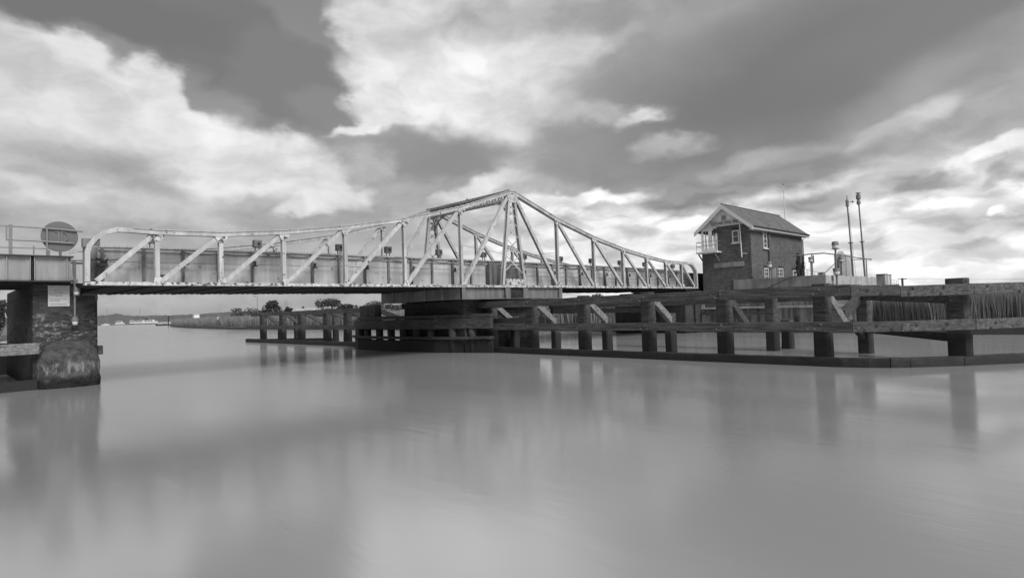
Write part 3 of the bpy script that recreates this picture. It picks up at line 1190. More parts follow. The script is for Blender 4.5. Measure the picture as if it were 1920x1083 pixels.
bw_ = thing('retaining_wall', 'dark timber retaining wall at the extreme left edge behind the pier', 'wall', (-28, 9, 0))
m = MB()
m.box(-34, -22.3, 12.0, 12.4, -0.8, 1.5)
m.build('planking', M['pile'], bw_)
m = MB()
m.beam((-34, 11.85, 1.75), (-22.46, 11.85, 1.75), 0.3, 0.28, (0, 0, 1), 6, 0.01)
m.build('capping', M['pale_timber'], bw_)

# notice board on the pier
nb = thing('notice_board', 'white lettered notice board fixed on the brick pier', 'notice', (-21.65, YP - 0.03, 3.4))
m = MB()
X0, X1, Z0, Z1 = -22.0, -21.345, 3.0, 3.775
m.box(X0, X1, YP - 0.045, YP - 0.005, Z0, Z1)
m.build('board', M['notice'], nb, 0.006)
text_mesh('title', 'NOTICE OF NAVIGATION', 0.075, M['greyink'], nb, ((X0 + X1) / 2, YP - 0.047, Z1 - 0.062), (1, 0, 0), (0, 0, 1), 0.002, 0.001, 0.58)
m = MB()
m.box(X0, X1, YP - 0.049, YP - 0.0455, Z1 - 0.128, Z1 - 0.12)
for k, (a, c) in enumerate(((.06, .93), (.28, .7), (.05, .9), (.1, .68), (.35, .65), (None, None), (.08, .88), (.08, .55), (None, None), (.1, .88), (.12, .85))):
    if a is None: continue
    z = Z1 - 0.175 - 0.056 * k
    x = X0 + (X1 - X0) * a
    xe = X0 + (X1 - X0) * c
    while x < xe:
        l = random.uniform(0.02, 0.075)
        m.box(x, min(x + l, xe), YP - 0.0475, YP - 0.0455, z - 0.011, z + 0.011)
        x += l + 0.014
tag(m.build('small_print', M['greyink'], nb), kind='stuff')

# lamp pipe on the pier
lt = thing('navigation_light', 'slim pipe with two white lamps hanging on the brick pier', 'lamp', (-21.2, 1.8, 2.3))
m = MB()
XL, YL = -21.2, 1.86
m.tube([(XL, YL, 2.55), (XL, YL, 4.0)], 0.038, 10)
m.box(XL - 0.1, XL + 0.1, YL - 0.04, YL + 0.1, 3.92, 4.0)
m.build('pipe', M['pipe'], lt)
for zc, xo in ((3.52, 0.05), (2.40, 0.0)):
    m = MB()
    m.lathe((XL + xo, YL - 0.03, zc), [(0.07, -0.1), (0.085, -0.09), (0.10, 0.0), (0.095, 0.02)], 14)
    lo = m.build('lamp', M['lens'], lt, 0, True)
    m = MB()
    m.lathe((XL + xo, YL - 0.03, zc), [(0.11, 0.021), (0.115, 0.04), (0.10, 0.17), (0.105, 0.2), (0.02, 0.2)], 14)
    m.build('lamp_hood', M['grey'], lo)
    m = MB()
    m.lathe((XL + xo, YL - 0.03, zc), [(0.12, -0.125), (0.12, -0.105), (0.02, -0.104)], 14)
    m.build('lamp_tray', M['grey'], lo)

# ================================================================== SIGNAL BOX
BX0, BX1, BY0, BY1 = 22.5, 33.0, -4.2, 0.1
ZE, ZA = 8.78, 10.55
YM = (BY0 + BY1) / 2
sb = thing('signal_box', 'brick signal box with gabled slate roof and balcony by the bridge end', 'signal box', (27, -2, 3.5))
NX, NY, NZ0, NZ1 = 24.9, -1.36, 6.66, 8.80
m = MB()
m.box(BX0, BX1, BY0, BY1, 3.0, NZ0)
m.box(BX0, NX, BY0, NY, NZ0, ZE)
m.box(NX, BX1, BY0, BY1, NZ0, ZE)
m.build('wall', M['house_b'], sb)
m = MB()
m.box(BX0 - 0.025, BX0, BY0 - 0.02, BY0 + 0.12, 3.0, 6.6)
m.build('corner_pilaster', M['house_b'], sb)
m = MB()
m.box(25.55, 25.8, BY0 - 0.16, BY0 - 0.001, 4.2, ZE - 0.02)
m.build('buttress', M['house_b'], sb)
# gable
m = MB()
m.prism([(BY0, ZE + 0.001), (BY1, ZE + 0.001), (YM, ZA - 0.12)], BX0 - 0.02, BX0 + 0.12, 'x')
m.build('gable', M['boards'], sb)
m = MB()
m.box(BX0 - 0.02, BX0 + 0.1, NY, BY1, NZ1 - 0.28, ZE - 0.001)
m.build('gable', M['boards'], sb)
m = MB()
m.prism([(BY0, ZE + 0.001), (BY1, ZE + 0.001), (YM, ZA - 0.12)], BX1 - 0.12, BX1, 'x')
m.build('gable', M['house_b'], sb)
# roof
m = MB()
RX0, RX1 = 22.08, 33.5
OV = 0.42
sl = (ZA - ZE) / (BY1 - YM)
for sg in (-1, 1):
    ye = BY1 + OV if sg > 0 else BY0 - OV
    ze = ZE + 0.05 - OV * sl
    for k in range(1):
        m.add([(RX0, YM, ZA), (RX1, YM, ZA), (RX1, ye, ze), (RX0, ye, ze), (RX0, YM, ZA - 0.07), (RX1, YM, ZA - 0.07), (RX1, ye, ze - 0.06), (RX0, ye, ze - 0.06)],
              [(0, 1, 2, 3), (4, 7, 6, 5), (0, 3, 7, 4), (1, 5, 6, 2), (3, 2, 6, 7), (0, 4, 5, 1)])
rf = m.build('roof', M['slate'], sb)
m = MB()
m.tube([(RX0 - 0.02, YM, ZA + 0.01), (RX1, YM, ZA + 0.01)], 0.07, 8)
m.build('ridge_tile', M['slate'], rf)
for sg in (-1, 1):
    ye = BY1 + OV if sg > 0 else BY0 - OV
    ze = ZE + 0.05 - OV * sl
    for xa, xb in ((RX0 - 0.03, RX0 + 0.03), (RX1 - 0.02, RX1 + 0.02)):
        m = MB()
        m.prism([(YM, ZA - 0.02), (ye, ze - 0.02), (ye, ze - 0.36), (YM, ZA - 0.38)], xa, xb, 'x')
        m.build('bargeboard', M['trim'], rf)
m = MB()
m.box(RX0 + 0.04, RX1 - 0.03, BY0 - OV - 0.03, BY0 - OV + 0.015, ZE + 0.05 - OV * sl - 0.24, ZE - OV * sl - 0.02)
m.box(RX0 + 0.04, RX1 - 0.03, BY0 - OV + 0.016, BY0 - 0.002, ZE - OV * sl - 0.22, ZE - OV * sl - 0.19)
m.build('fascia', M['trim'], rf)
m = MB()
zf = ZE + 0.05 - OV * sl - 0.06
m.tube([(RX0 + 0.05, BY0 - OV - 0.09, zf), (RX1, BY0 - OV - 0.09, zf)], 0.055, 8)
m.build('gutter', M['dark'], rf)
m = MB()
m.tube([(RX1 - 0.05, BY0 - OV - 0.09, zf - .03), (BX1 - 0.02, BY0 - 0.07, zf - 0.4), (BX1 - 0.02, BY0 - 0.07, 4.2)], 0.045, 8)
m.build('downpipe', M['dark'], rf)
# gable vent
m = MB()
yv0, yv1, zv0, zv1 = -2.28, -1.78, 9.25, 9.68
m.box(BX0 - 0.06, BX0 - 0.021, yv0, yv1, zv0, zv1)
vt = m.build('vent', M['trim'], sb)
m = MB()
for k in range(6):
    m.box(BX0 - 0.075, BX0 - 0.061, yv0 + 0.07, yv1 - 0.07, zv0 + 0.06 + 0.055 * k, zv0 + 0.095 + 0.055 * k)
m.build('louvre', M['grey'], vt)


def window(face, a0, a1, z0, z1, nc, nr, mat='glass', arch=True, depth=0.03):
    """face: ('x', x) gable wall or ('y', y) side wall"""
    ax, v = face
    m = MB()

    def bx(mb, p0, p1, q0, q1, d0, d1):
        if ax == 'x': mb.box(v - d1, v - d0, p0, p1, q0, q1)
        else: mb.box(p0, p1, v - d1, v - d0, q0, q1)
    t_ = 0.09
    bx(m, a0, a0 + t_, z0, z1, 0.001, 0.05)
    bx(m, a1 - t_, a1, z0, z1, 0.001, 0.05)
    bx(m, a0 + t_, a1 - t_, z1 - t_, z1, 0.001, 0.05)
    bx(m, a0 + t_, a1 - t_, z0, z0 + t_, 0.001, 0.05)
    for i in range(1, nc):
        c = a0 + (a1 - a0) * i / nc
        bx(m, c - 0.02, c + 0.02, z0 + t_, z1 - t_, 0.001, 0.04)
    for i in range(1, nr):
        c = z0 + (z1 - z0) * i / nr
        bx(m, a0 + t_, a1 - t_, c - 0.02, c + 0.02, 0.001, 0.038)
    w_ = m.build('window', M['frame'], sb)
    g = MB()
    bx(g, a0 + t_, a1 - t_, z0 + t_, z1 - t_, 0.002, 0.012)
    g.build('pane', M[mat], w_)
    s = MB()
    bx(s, a0 - 0.08, a1 + 0.08, z0 - 0.09, z0, 0.001, 0.12)
    s.build('sill', M['frame'], w_)
    if arch:
        h = MB()
        n = 8
        for i in range(n):
            p0 = a0 - 0.06 + (a1 - a0 + 0.12) * i / n
            p1 = a0 - 0.06 + (a1 - a0 + 0.12) * (i + 1) / n
            zz = z1 + 0.002 + 0.12 * math.sin(PI * (i + 0.5) / n) * 0.8
            bx(h, p0, p1, z1 + 0.002, zz + 0.12, 0.001, 0.035)
        h.build('arch', M['drum_b'], w_)
    return w_


window(('x', BX0), -3.27, -2.67, 7.3, 8.32, 1, 2)
window(('y', BY0), 24.75, 25.45, 6.85, 8.42, 1, 4)
window(('y', BY0), 24.70, 25.50, 4.2, 5.2, 2, 3)
window(('y', BY0), 27.55, 28.40, 4.2, 5.25, 2, 3)
window(('y', BY0), 30.5, 31.3, 4.3, 5.15, 1, 2)
# glazed corner above the balcony
m = MB()
m.box(BX0 - 0.02, BX0 + 0.08, BY1 - 0.16, BY1, NZ0, NZ1 - 0.281)
m.box(BX0 - 0.02, BX0 + 0.08, NY, NY + 0.2, NZ0, NZ1 - 0.281)
m.box(BX0 - 0.02, BX0 + 0.08, -0.86, -0.55, NZ0, NZ1 - 0.281)
m.box(BX0 - 0.02, BX0 + 0.08, NY + .2, -0.86, NZ0, NZ0 + 0.35)
m.box(BX0 - 0.02, BX0 + 0.08, -0.55, BY1 - .16, NZ0, NZ0 + 0.35)
m.box(BX0 + 0.08, NX, BY1 - 0.1, BY1, NZ0, NZ0 + 0.3)
m.box(BX0 + 0.08, NX, BY1 - 0.1, BY1, NZ1 - 0.3, ZE)
m.box(NX - 0.15, NX - 0.001, BY1 - 0.1, BY1, NZ0 + 0.3, NZ1 - 0.3)
gc = m.build('glazed_corner', M['boards'], sb)
m = MB()
for y0, y1 in ((NY + 0.2, -0.86), (-0.55, BY1 - 0.16)):
    for k in range(1, 4):
        z = NZ0 + 0.35 + (NZ1 - 0.28 - NZ0 - 0.35) * k / 4
        m.box(BX0 + 0.0, BX0 + 0.05, y0, y1, z - 0.014, z + 0.014)
    m.box(BX0 + 0.0, BX0 + 0.05, (y0 + y1) / 2 - 0.014, (y0 + y1) / 2 + 0.014, NZ0 + .35, NZ1 - .28)
for k in range(1, 4):
    x = BX0 + 0.08 + (NX - .15 - BX0 - .08) * k / 4
    m.box(x - 0.02, x + 0.02, BY1 - 0.07, BY1 - 0.03, NZ0 + .3, NZ1 - .3)
m.build('glazing_bar', M['frame'], gc)
for y0, y1 in ((NY + 0.2, -0.86), (-0.55, BY1 - 0.16)):
    m = MB()
    m.box(BX0 + 0.055, BX0 + 0.062, y0, y1, NZ0 + .35, NZ1 - .28)
    m.build('pane', M['clear'], gc)
# balcony
m = MB()
m.box(21.62, BX0 - 0.021, NY - 0.35, 0.16, 6.60, 6.72)
bal = m.build('balcony', M['trim'], sb)
m = MB()
for z in (7.2, 7.55):
    m.tube([(22.5, NY - 0.32, z), (21.66, NY - 0.32, z), (21.66, 0.12, z), (22.5, 0.12, z)], 0.022, 6)
for x, y in ((21.66, NY - 0.32), (21.66, -0.8), (21.66, 0.12)):
    m.tube([(x, y, 6.72), (x, y, 7.56)], 0.02, 6)
m.build('balcony_rail', M['grey'], bal)
m = MB()
for y in (NY - 0.1, 0.0):
    m = MB()
    m.beam((22.48, y, 5.95), (21.75, y, 6.56), 0.08, 0.1)
    m.build('bracket', M['grey'], bal)
# name board with its letters
m = MB()
XS = 22.36
m.box(XS - 0.02, XS + 0.02, -3.70, -0.84, 8.86, 9.19)
m.box(XS + 0.021, BX0 - .021, -3.0, -2.9, 8.95, 9.05)
m.box(XS + 0.021, BX0 - .021, -1.2, -1.1, 8.95, 9.05)
nbd = m.build('name_board', M['signw'], sb)
text_mesh('lettering', 'REEDHAM SWING BRIDGE', 0.31, M['ink'], nbd, (XS - 0.024, -2.27, 9.02), (0, -1, 0), (0, 0, 1), 0.004, 0.010, 2.66)
m = MB()
for z in (8.862, 9.178):
    m.box(XS - 0.03, XS - 0.021, -3.70, -0.84, z, z + 0.012)
for y in (-3.70, -0.852):
    m.box(XS - 0.03, XS - 0.021, y, y + 0.012, 8.875, 9.177)
m.build('name_board_border', M['ink'], nbd)
# floodlight under the gable, vent pipe up the gable wall
m = MB()
p = on(1341, 432, 'x', 22.2)
m.beam((22.1, p[1] - 0.05, p[2]), (22.36, p[1] - 0.05, p[2] - 0.05), 0.42, 0.34)
fl = m.build('floodlight', M['dark'], sb, 0.02)
m = MB()
m.beam((22.36, p[1] - 0.05, p[2]), (22.5, p[1] - 0.05, p[2] + 0.1), 0.05, 0.05)
m.build('arm', M['dark'], fl)
m = MB()
m.tube([on(1386, 413, 'x', 22.25), on(1388, 440, 'x', 22.3), on(1391, 482, 'x', 22.3)], 0.045, 8)
m.tube([on(1391, 475, 'x', 22.3), on(1401, 475, 'x', 22.45)], 0.02, 6)
m.build('vent_pipe', M['trim'], sb)
m = MB()
m.box(22.42, 22.479, -3.6, -1.0, 5.35, 5.75)
m.build('patch_plate', M['concrete'], sb)

fp = thing('flagpole', 'thin white flagpole standing behind the signal box roof', 'flagpole', (36, -1.2, 4))
a = at(1469.0, 347, 72)
c = at(1470.5, 404, 72)
fp.location = Vector((a[0], a[1], 4.0))
m = MB()
m.tube([(a[0], a[1], 4.0), (a[0], a[1], a[2])], 0.07, 8, 0.045)
m.build('pole', M['trim'], fp)
m = MB()
m.lathe((a[0], a[1], a[2]), [(0.02, 0), (0.09, 0.05), (0.09, 0.1), (0.02, 0.15)], 8)
m.build('finial', M['dark'], fp)

# climbing plant up the back corner of the long wall
iv = thing('climbing_plant', 'dark climbing plant on the far corner of the signal box wall', 'climbing plant', (32, BY0 - 0.05, 4.2))
m = MB()
lf = MB()
for k in range(9):
    x = 31.3 + 0.2 * k
    top = random.uniform(5.4, 7.3)
    pts = [(x + 0.12 * math.sin(q * 1.3 + k) + (q * 0.02), BY0 - 0.04, 4.2 + (top - 4.2) * q / 8) for q in range(9)]
    m.tube(pts, 0.03, 5, 0.012)
    for q in range(42):
        t_ = random.random() ** 0.8
        i = min(int(t_ * 8), 7)
        px, py, pz = pts[i]
        pz = 4.2 + (top - 4.2) * t_
        s_ = random.uniform(0.05, 0.11)
        dx, dz = random.gauss(0, .07), random.uniform(-.1, .1)
        an = random.uniform(0, PI)
        c_, n_ = math.cos(an) * s_, math.sin(an) * s_
        yy = py - random.uniform(0.0, 0.12)
        lf.add([(px + dx - c_, yy, pz + dz - n_), (px + dx + n_, yy - .03, pz + dz - c_), (px + dx + c_, yy, pz + dz + n_), (px + dx - n_, yy - .03, pz + dz + c_)], [(0, 1, 2, 3)])
m.build('stem', M['bark'], iv)
lf.build('leaves', M['ivy'], iv)

# ================================================================== QUAY, PLATFORM AND ITS EQUIPMENT
qy = thing('quay_wall', 'stained concrete quay wall below the signal box at the waterside', 'wall', (24, -3, 0))
m = MB()
m.box(23.0, 38, -12.0, 0.2, -0.8, 3.40)
m.build('wall', M['quay'], qy)
m = MB()
m.box(22.6, 38, 0.201, 4.6, -0.8, 2.9)
m.build('wall', M['quay'], qy)
m = MB()
m.beam((22.7, 1.5, 2.02), (22.75, -11.8, 1.95), 0.5, 0.16, (0, 0, 1), 8, 0.01)
m.build('ledge', M['pale_conc'], qy)
m = MB()
m.beam((22.4, 3.5, 1.62), (22.4, -6.0, 1.5), 0.25, 0.22, (0, 0, 1), 6, 0.01)
m.build('mooring_timber', M['pile'], qy)
for k in range(7):
    m = MB()
    m.beam((22.55, 3.0 - 2.1 * k, -0.6), (22.55, 3.0 - 2.1 * k, 1.9), 0.26, 0.26, (0, 1, 0), 3, 0.012)
    m.build('pile', M['pile'], qy)
ab = thing('bridge_abutment', 'dark abutment carrying the right end of the swing bridge', 'pier', (24, 5, 0))
m = MB()
m.box(21.6, 30, 0.4, 8.2, -0.8, 3.55)
m.build('masonry', M['drum_b'], ab, 0.03)
m = MB()
m.box(20.3, 21.599, 0.6, 7.8, -0.8, 3.3)
m.build('masonry', M['drum_b'], ab, 0.03)
m = MB()
m.beam((9.8, 6.0, 2.2), (21, 4.5, 2.0), 0.4, 0.4, (0, 0, 1), 6, 0.02)
m.build('waling', M['pile'], ab)
m = MB()
m.box(21.55, 60, 1.2, 1.24, 3.6, 5.1)
m.build('approach_girder', M['rust'], ab)
m = MB()
m.box(21.55, 60, 6.8, 6.84, 3.6, 5.1)
m.build('approach_girder', M['rust'], ab)
m = MB()
m.box(21.55, 60, 1.25, 6.79, 3.6, 3.9)
m.build('approach_girder', M['rust'], ab)

pf = thing('concrete_platform', 'raised concrete platform beside the brick signal box', 'platform', (28, -8, 3.5))
PY = -9.72
m = MB()
m.prism([(22.42, BY0 + 1.6), (22.42, PY + 0.85), (22.6, PY), (34.35, PY), (34.35, BY0 + 0.0), (BX0 + 0.3, BY0 - 0.02), (BX0 - 0.001, BY0 + 1.6)], 3.47, 3.55)
m.prism([(22.42, BY0 + 1.6), (22.42, PY + 0.85), (22.44, PY + 0.02), (22.7, PY + 0.02), (22.62, PY + 0.9), (22.499, BY0 + 1.6)], 3.551, 4.26)
m.build('parapet', M['concrete'], pf, 0.02)
m = MB()
nseg = 9
for k in range(nseg):
    x0 = 22.46 + (34.35 - 22.46) * k / nseg
    x1 = 22.46 + (34.35 - 22.46) * (k + 1) / nseg
    m.box(x0 + 0.02, x1 - 0.02, PY - 0.04, PY + 0.018 - 0.001 * k, 3.56, 4.24 + random.uniform(-0.03, 0.03))
m.box(34.3, 34.36, PY + 0.03, BY0, 3.56, 4.22)
m.build('panel', M['pale_conc'], pf)  # sunlight on this side painted in: paler concrete than the parapet
m = MB()
m.tube([(22.35, -4.9, 3.2), (22.3, -6.2, 3.78), (22.3, -7.4, 4.24), (22.3, -8.0, 4.27)], 0.03, 6)
m.build('cable', M['dark'], pf)
m = MB()
m.box(22.7, 34.3, PY + 0.3, BY0 - 0.3, 3.551, 4.12)
m.build('floor', M['concrete'], pf)
for x in (24, 27.5, 31, 34):
    m = MB()
    m.beam((x, PY + 0.25, -0.6), (x, PY + 0.25, 3.46), 0.3, 0.3, (0, 1, 0))
    m.build('leg', M['pile'], pf)

hr = thing('pipe_railing', 'curved grey pipe handrail along the top of the concrete platform', 'railing', (25, -9, 4.25))
m = MB()
XR = 22.55
top = [on(1443, 482, 'x', XR), on(1480, 480, 'x', XR), on(1522, 476, 'x', XR), on(1545, 474.5, 'x', XR)]
r1 = [on(x, y, 'y', PY + 0.3) for x, y in ((1568, 477), (1600, 482), (1634, 486.5))]
r2 = [on(x, y, 'y', PY + 0.3) for x, y in ((1600, 487), (1618, 486), (1635, 486))]
m.tube(top + r1, 0.045, 8)
hrail = m.build('handrail', M['pipe'], hr)
m = MB()
m.tube([on(1598, 487, 'y', PY + 0.3), on(1633, 485, 'y', PY + 0.7)], 0.035, 8)
hrail = m.build('handrail', M['pipe'], hr)
for px, ya, yb, pl_, v in ((1522, 477, 516, 'x', XR), (1565, 477, 516, 'y', PY + 0.3), (1598, 483, 516, 'y', PY + 0.3), (1620, 487, 516, 'y', PY + 0.3), (1624, 487, 516, 'y', PY + 0.25)):
    a, c = on(px, ya, pl_, v), on(px, yb, pl_, v)
    m = MB()
    m.tube([(a[0], a[1], 4.2), (a[0], a[1], a[2])], 0.045, 8)
    m.build('rail_post', M['pipe'], hr)
m = MB()
m.tube([on(1542, 516, 'y', PY + .3), on(1565, 494, 'y', PY + .3)], 0.035, 6)
m.build('stay', M['pipe'], hr)


def lantern(name, label, x, y, zb, zl, r, bracket=None):
    t_ = thing(name, label, 'lamp', (x, y, zb), 'navigation lights on the platform')
    m = MB()
    m.tube([(x, y, zb), (x, y, zl - r * 0.9)], r * 0.32, 8)
    m.build('post', M['grey'], t_)
    m = MB()
    m.lathe((x, y, zl), [(r * 0.55, -r), (r * 0.95, -r * 0.8), (r, 0.0), (r * 0.95, r * 0.25)], 14)
    lo = m.build('lamp', M['lens'], t_, 0, True)
    m = MB()
    m.lathe((x, y, zl), [(r * 1.1, r * 0.26), (r * 1.1, r * 0.4), (r * 1.0, r * 1.3), (r * 0.9, r * 1.5), (r * 0.1, r * 1.52)], 14)
    m.lathe((x, y, zl), [(r * 1.35, -r * 1.12), (r * 1.35, -r * 1.02), (r * 0.1, -r * 1.0)], 14)
    m.build('hood', M['grey'], lo)
    if bracket:
        m = MB()
        m.box(x - 0.02, x + 0.02, y - r * 1.6 if bracket < 0 else y + r * 1.1, y - r * 1.1 if bracket < 0 else y + r * 1.6, zl - r * 1.8, zl + r * 2.2)
        m.build('back_plate', M['grey'], t_)
    return t_


p = on(1566, 461, 'y', PY - 0.35)
tl = lantern('navigation_light', 'tall double navigation light standing in front of the platform panels', p[0], PY - 0.35, 3.0, p[2], 0.22)
m = MB()
q = on(1566.5, 510, 'y', PY - 0.35)
m.lathe((p[0], PY - 0.35, q[2]), [(0.12, -0.2), (0.21, -0.18), (0.22, 0.0), (0.21, 0.05)], 14)
lo = m.build('lamp', M['lens'], tl, 0, True)
m = MB()
m.lathe((p[0], PY - 0.35, q[2]), [(0.24, 0.051), (0.24, 0.3), (0.06, 0.31)], 14)
m.lathe((p[0], PY - 0.35, q[2]), [(0.28, -0.25), (0.28, -0.23), (0.06, -0.22)], 14)
m.build('hood', M['grey'], lo)
p = on(1443, 497, 'x', 22.3)
lantern('navigation_light', 'small white lantern on a short post beside the arched ground windows', 22.3, p[1], 4.2, p[2], 0.19, -1)
p = on(1520, 487, 'x', 22.35)
lantern('navigation_light', 'small white lantern against the sky under the curved pipe handrail', 22.35, p[1], 4.2, p[2], 0.15, -1)
p = on(1577, 487, 'y', PY + 1.2)
lantern('navigation_light', 'small white lantern tucked behind the tall light beside the upright disc', p[0], PY + 1.2, 4.1, p[2], 0.16)

for (pa, pb, y1_, lab) in ((1448.5, 1455, 503, 'wider blank white panel standing between the arched ground windows'), (1457, 1461.5, 502, 'narrow white panel with two dark marks between the arched ground windows')):
    a, c = on(pa, y1_, 'x', 22.95), on(pb, 519, 'x', 22.95)
    o = thing('sign_panel', lab, 'sign', (22.95, (a[1] + c[1]) / 2, 4.13))
    m = MB()
    m.box(22.93, 22.98, c[1], a[1], 4.13, a[2])
    m.build('panel', M['frame'], o)
    if pa > 1456:
        m = MB()
        ym = (a[1] + c[1]) / 2
        m.prism([(ym - .06, a[2] - .3), (ym + .06, a[2] - .3), (ym, a[2] - .16)], 22.922, 22.9295, 'x')
        m.build('mark', M['ink'], o)
        m = MB()
        m.prism([(ym - .06, a[2] - .45), (ym + .06, a[2] - .45), (ym, a[2] - .59)], 22.922, 22.9295, 'x')
        m.build('mark', M['ink'], o)

# disc and upright panel on the platform
p0, p1 = on(1580, 515, 'y', PY + 2.0), on(1599, 478, 'y', PY + 2.0)
cbn = thing('equipment_cabinet', 'tall pale equipment cabinet on the platform beside an upright disc', 'cabinet', (p0[0] + 1.1, PY + 2.2, 4.1))
m = MB()
m.box(p0[0] + 0.02, p1[0], PY + 2.0, PY + 2.3, 4.12, p1[2])
m.build('body', M['pale_conc'], cbn, 0.02)
m = MB()
for k in range(5):
    m.box(p1[0] - 0.001, p1[0] + 0.06, PY + 2.05, PY + 2.15, 4.3 + 0.33 * k, 4.4 + 0.33 * k)
m.box(p0[0] + 0.9, p0[0] + 0.93, PY + 1.985, PY + 1.999, 4.2, p1[2] - .1)
m.build('hinge', M['dark'], cbn)
c = on(1579.5, 490, 'y', PY + 2.6)
dsn = thing('round_sign', 'large upright disc on the platform half hidden behind a cabinet', 'sign', (c[0], PY + 2.6, 4.1))
m = MB()
m.lathe((c[0] + 0.0, PY + 2.6, c[2]), [(0.92, 0), (0.96, 0.02), (0.96, 0.2), (0.92, 0.22)], 36, 'y')
m.build('disc', M['pale_conc'], dsn)
m = MB()
m.box(c[0] - .06, c[0] + .06, PY + 2.63, PY + 2.75, 4.1, c[2] - 0.9)
m.build('support', M['grey'], dsn)


def mast(label, px, pyt, pyb, plane, head):
    b_ = on(px[1], pyb, 'y', plane)
    t_ = on(px[0], pyt, 'y', plane)
    o = thing('mast', label, 'mast', (b_[0], plane, 4.1), 'masts on the platform')
    m = MB()
    mid = [b_ + (t_ - b_) * k for k in (0, .45, .46, 1)]
    m.tube([(b_[0], plane, 4.1), tuple(mid[1])], 0.08, 10)
    m.tube([tuple(mid[1]), tuple(t_)], 0.06, 10)
    m.lathe(tuple(mid[1]), [(0.08, -0.04), (0.2, -0.03), (0.2, 0.03), (0.08, 0.04)], 10)
    m.build('pole', M['grey'], o)
    m = MB()
    if head == 'beacon':
        m.lathe(tuple(t_), [(0.06, -0.45), (0.15, -0.4), (0.15, -0.15), (0.08, -0.05), (0.18, 0.05), (0.18, 0.4), (0.08, 0.42), (0.08, 0.5), (0.19, 0.52), (0.19, 0.58), (0.05, 0.6)], 14)
    else:
        m.lathe(tuple(t_), [(0.06, -0.3), (0.12, -0.25), (0.12, 0.25), (0.04, 0.3), (0.03, 0.65)], 10)
        m.tube([(t_[0], t_[1], t_[2] + 0.1), (t_[0] + 0.35, t_[1] - 0.3, t_[2] + 0.12)], 0.03, 6)
        m.lathe((t_[0] + 0.36, t_[1] - 0.31, t_[2] + 0.12), [(0.02, -0.1), (0.1, 0), (0.02, 0.1)], 8)
    m.build('head', M['grey'], o)
    return o


mast('slimmer weather mast with side sensor on the platform, left of the beacon mast', (1588.5, 1600), 381, 515, PY + 0.7, 'sensor')
mast('taller mast with a stacked beacon head at the right of the platform', (1609.5, 1622), 374, 517, PY + 0.5, 'beacon')
wr = MB()
wr.tube([tuple(on(1592, 400, 'y', PY + 0.6)), tuple(on(1605, 517, 'y', PY + 0.6))], 0.012, 5)
tag(wr.build('halyard', M['grey']), 'thin slack wire slanting down from the weather mast to the platform', 'wire')

# gear on the approach beyond the platform
p = at(1654, 526, 62)
gb = thing('equipment_cabinet', 'grey trackside cabinet beyond the right end of the platform', 'cabinet', (p[0], p[1], 2.4))
m = MB()
m.box(p[0] - 0.45, p[0] + 0.45, p[1] - 0.4, p[1] + 0.4, 2.4, p[2] + 0.62)
m.build('body', M['pale_conc'], gb, 0.02)
m = MB()
m.box(p[0] - 0.5, p[0] + 0.5, p[1] - 0.45, p[1] + 0.45, p[2] + 0.621, p[2] + 0.67)
m.build('lid', M['grey'], gb)
for k, (px, lab) in enumerate(((1665, 'paler vent pipe standing close beside the trackside cabinet'), (1670, 'right vent pipe next to the wire railing beyond the platform'))):
    p = at(px, 526, 63)
    o = thing('vent_pipe', lab, 'pipe', (p[0], p[1], 2.4), 'vent pipes beyond the platform')
    m = MB()
    m.tube([(p[0], p[1], 2.4), (p[0], p[1], p[2] + 0.58)], 0.11, 10)
    m.build('pipe', M['lens'], o)
    m = MB()
    m.lathe((p[0], p[1], p[2] + 0.58), [(0.13, 0), (0.13, 0.06), (0.03, 0.07)], 10)
    m.build('cap', M['grey'], o)
p = at(1678, 530, 66)
rl2 = thing('metal_railing', 'thin metal railing standing beyond the right end of the platform', 'railing', (p[0], p[1], 2.4))
m = MB()
a, c = at(1668, 524, 64), at(1684, 525, 68)
for dz in (0, -0.35):
    m.tube([(a[0], a[1], a[2] + dz), (c[0], c[1], a[2] + dz)], 0.022, 6)
m.build('rail', M['grey'], rl2)
for k in range(5):
    q = a + (c - a) * k / 4
    m = MB()
    m.tube([(q[0], q[1], 2.4), (q[0], q[1], a[2])], 0.022, 6)
    m.build('rail_post', M['grey'], rl2)
a, c = on(1508, 504, 'y', 1.0), on(1540, 508, 'y', 1.0)
rl3 = thing('metal_railing', 'distant metal railing seen between the signal box and the lantern', 'railing', (a[0], 1.0, 4))
m = MB()
ln = [at(1505, 503, 66), at(1540, 507, 78)]
for dz in (0, -0.42):
    m.tube([(ln[0][0], ln[0][1], ln[0][2] + dz), (ln[1][0], ln[1][1], ln[0][2] + dz)], 0.03, 6)
m.build('rail', M['trim'], rl3)
for k in range(6):
    q = ln[0] + (ln[1] - ln[0]) * k / 5
    m = MB()
    m.tube([(q[0], q[1], 3.4), (q[0], q[1], ln[0][2])], 0.035, 6)
    m.build('rail_post', M['trim'], rl3)
q = ln[1]
m = MB()
m.box(q[0] - .5, q[0] + .5, q[1] - .3, q[1] + .3, ln[0][2] - .7, ln[0][2] + .1)
m.build('end_box', M['grey'], rl3)
p = at(1692, 528, 170)
tp = thing('telegraph_pole', 'short telegraph pole with crossarm on the far marsh', 'pole', (p[0], p[1], 0.5))
m = MB()
m.tube([(p[0], p[1], 0.5), (p[0], p[1], p[2] + 1.0)], 0.28, 8)
m.build('pole', M['bark'], tp)
m = MB()
m.beam((p[0] - 0.9, p[1] + 0.9, p[2] + 0.75), (p[0] + 0.9, p[1] - 0.9, p[2] + 0.75), 0.2, 0.2)
m.build('crossarm', M['bark'], tp)
far_p = at(2060, 519, 130)
m = MB()
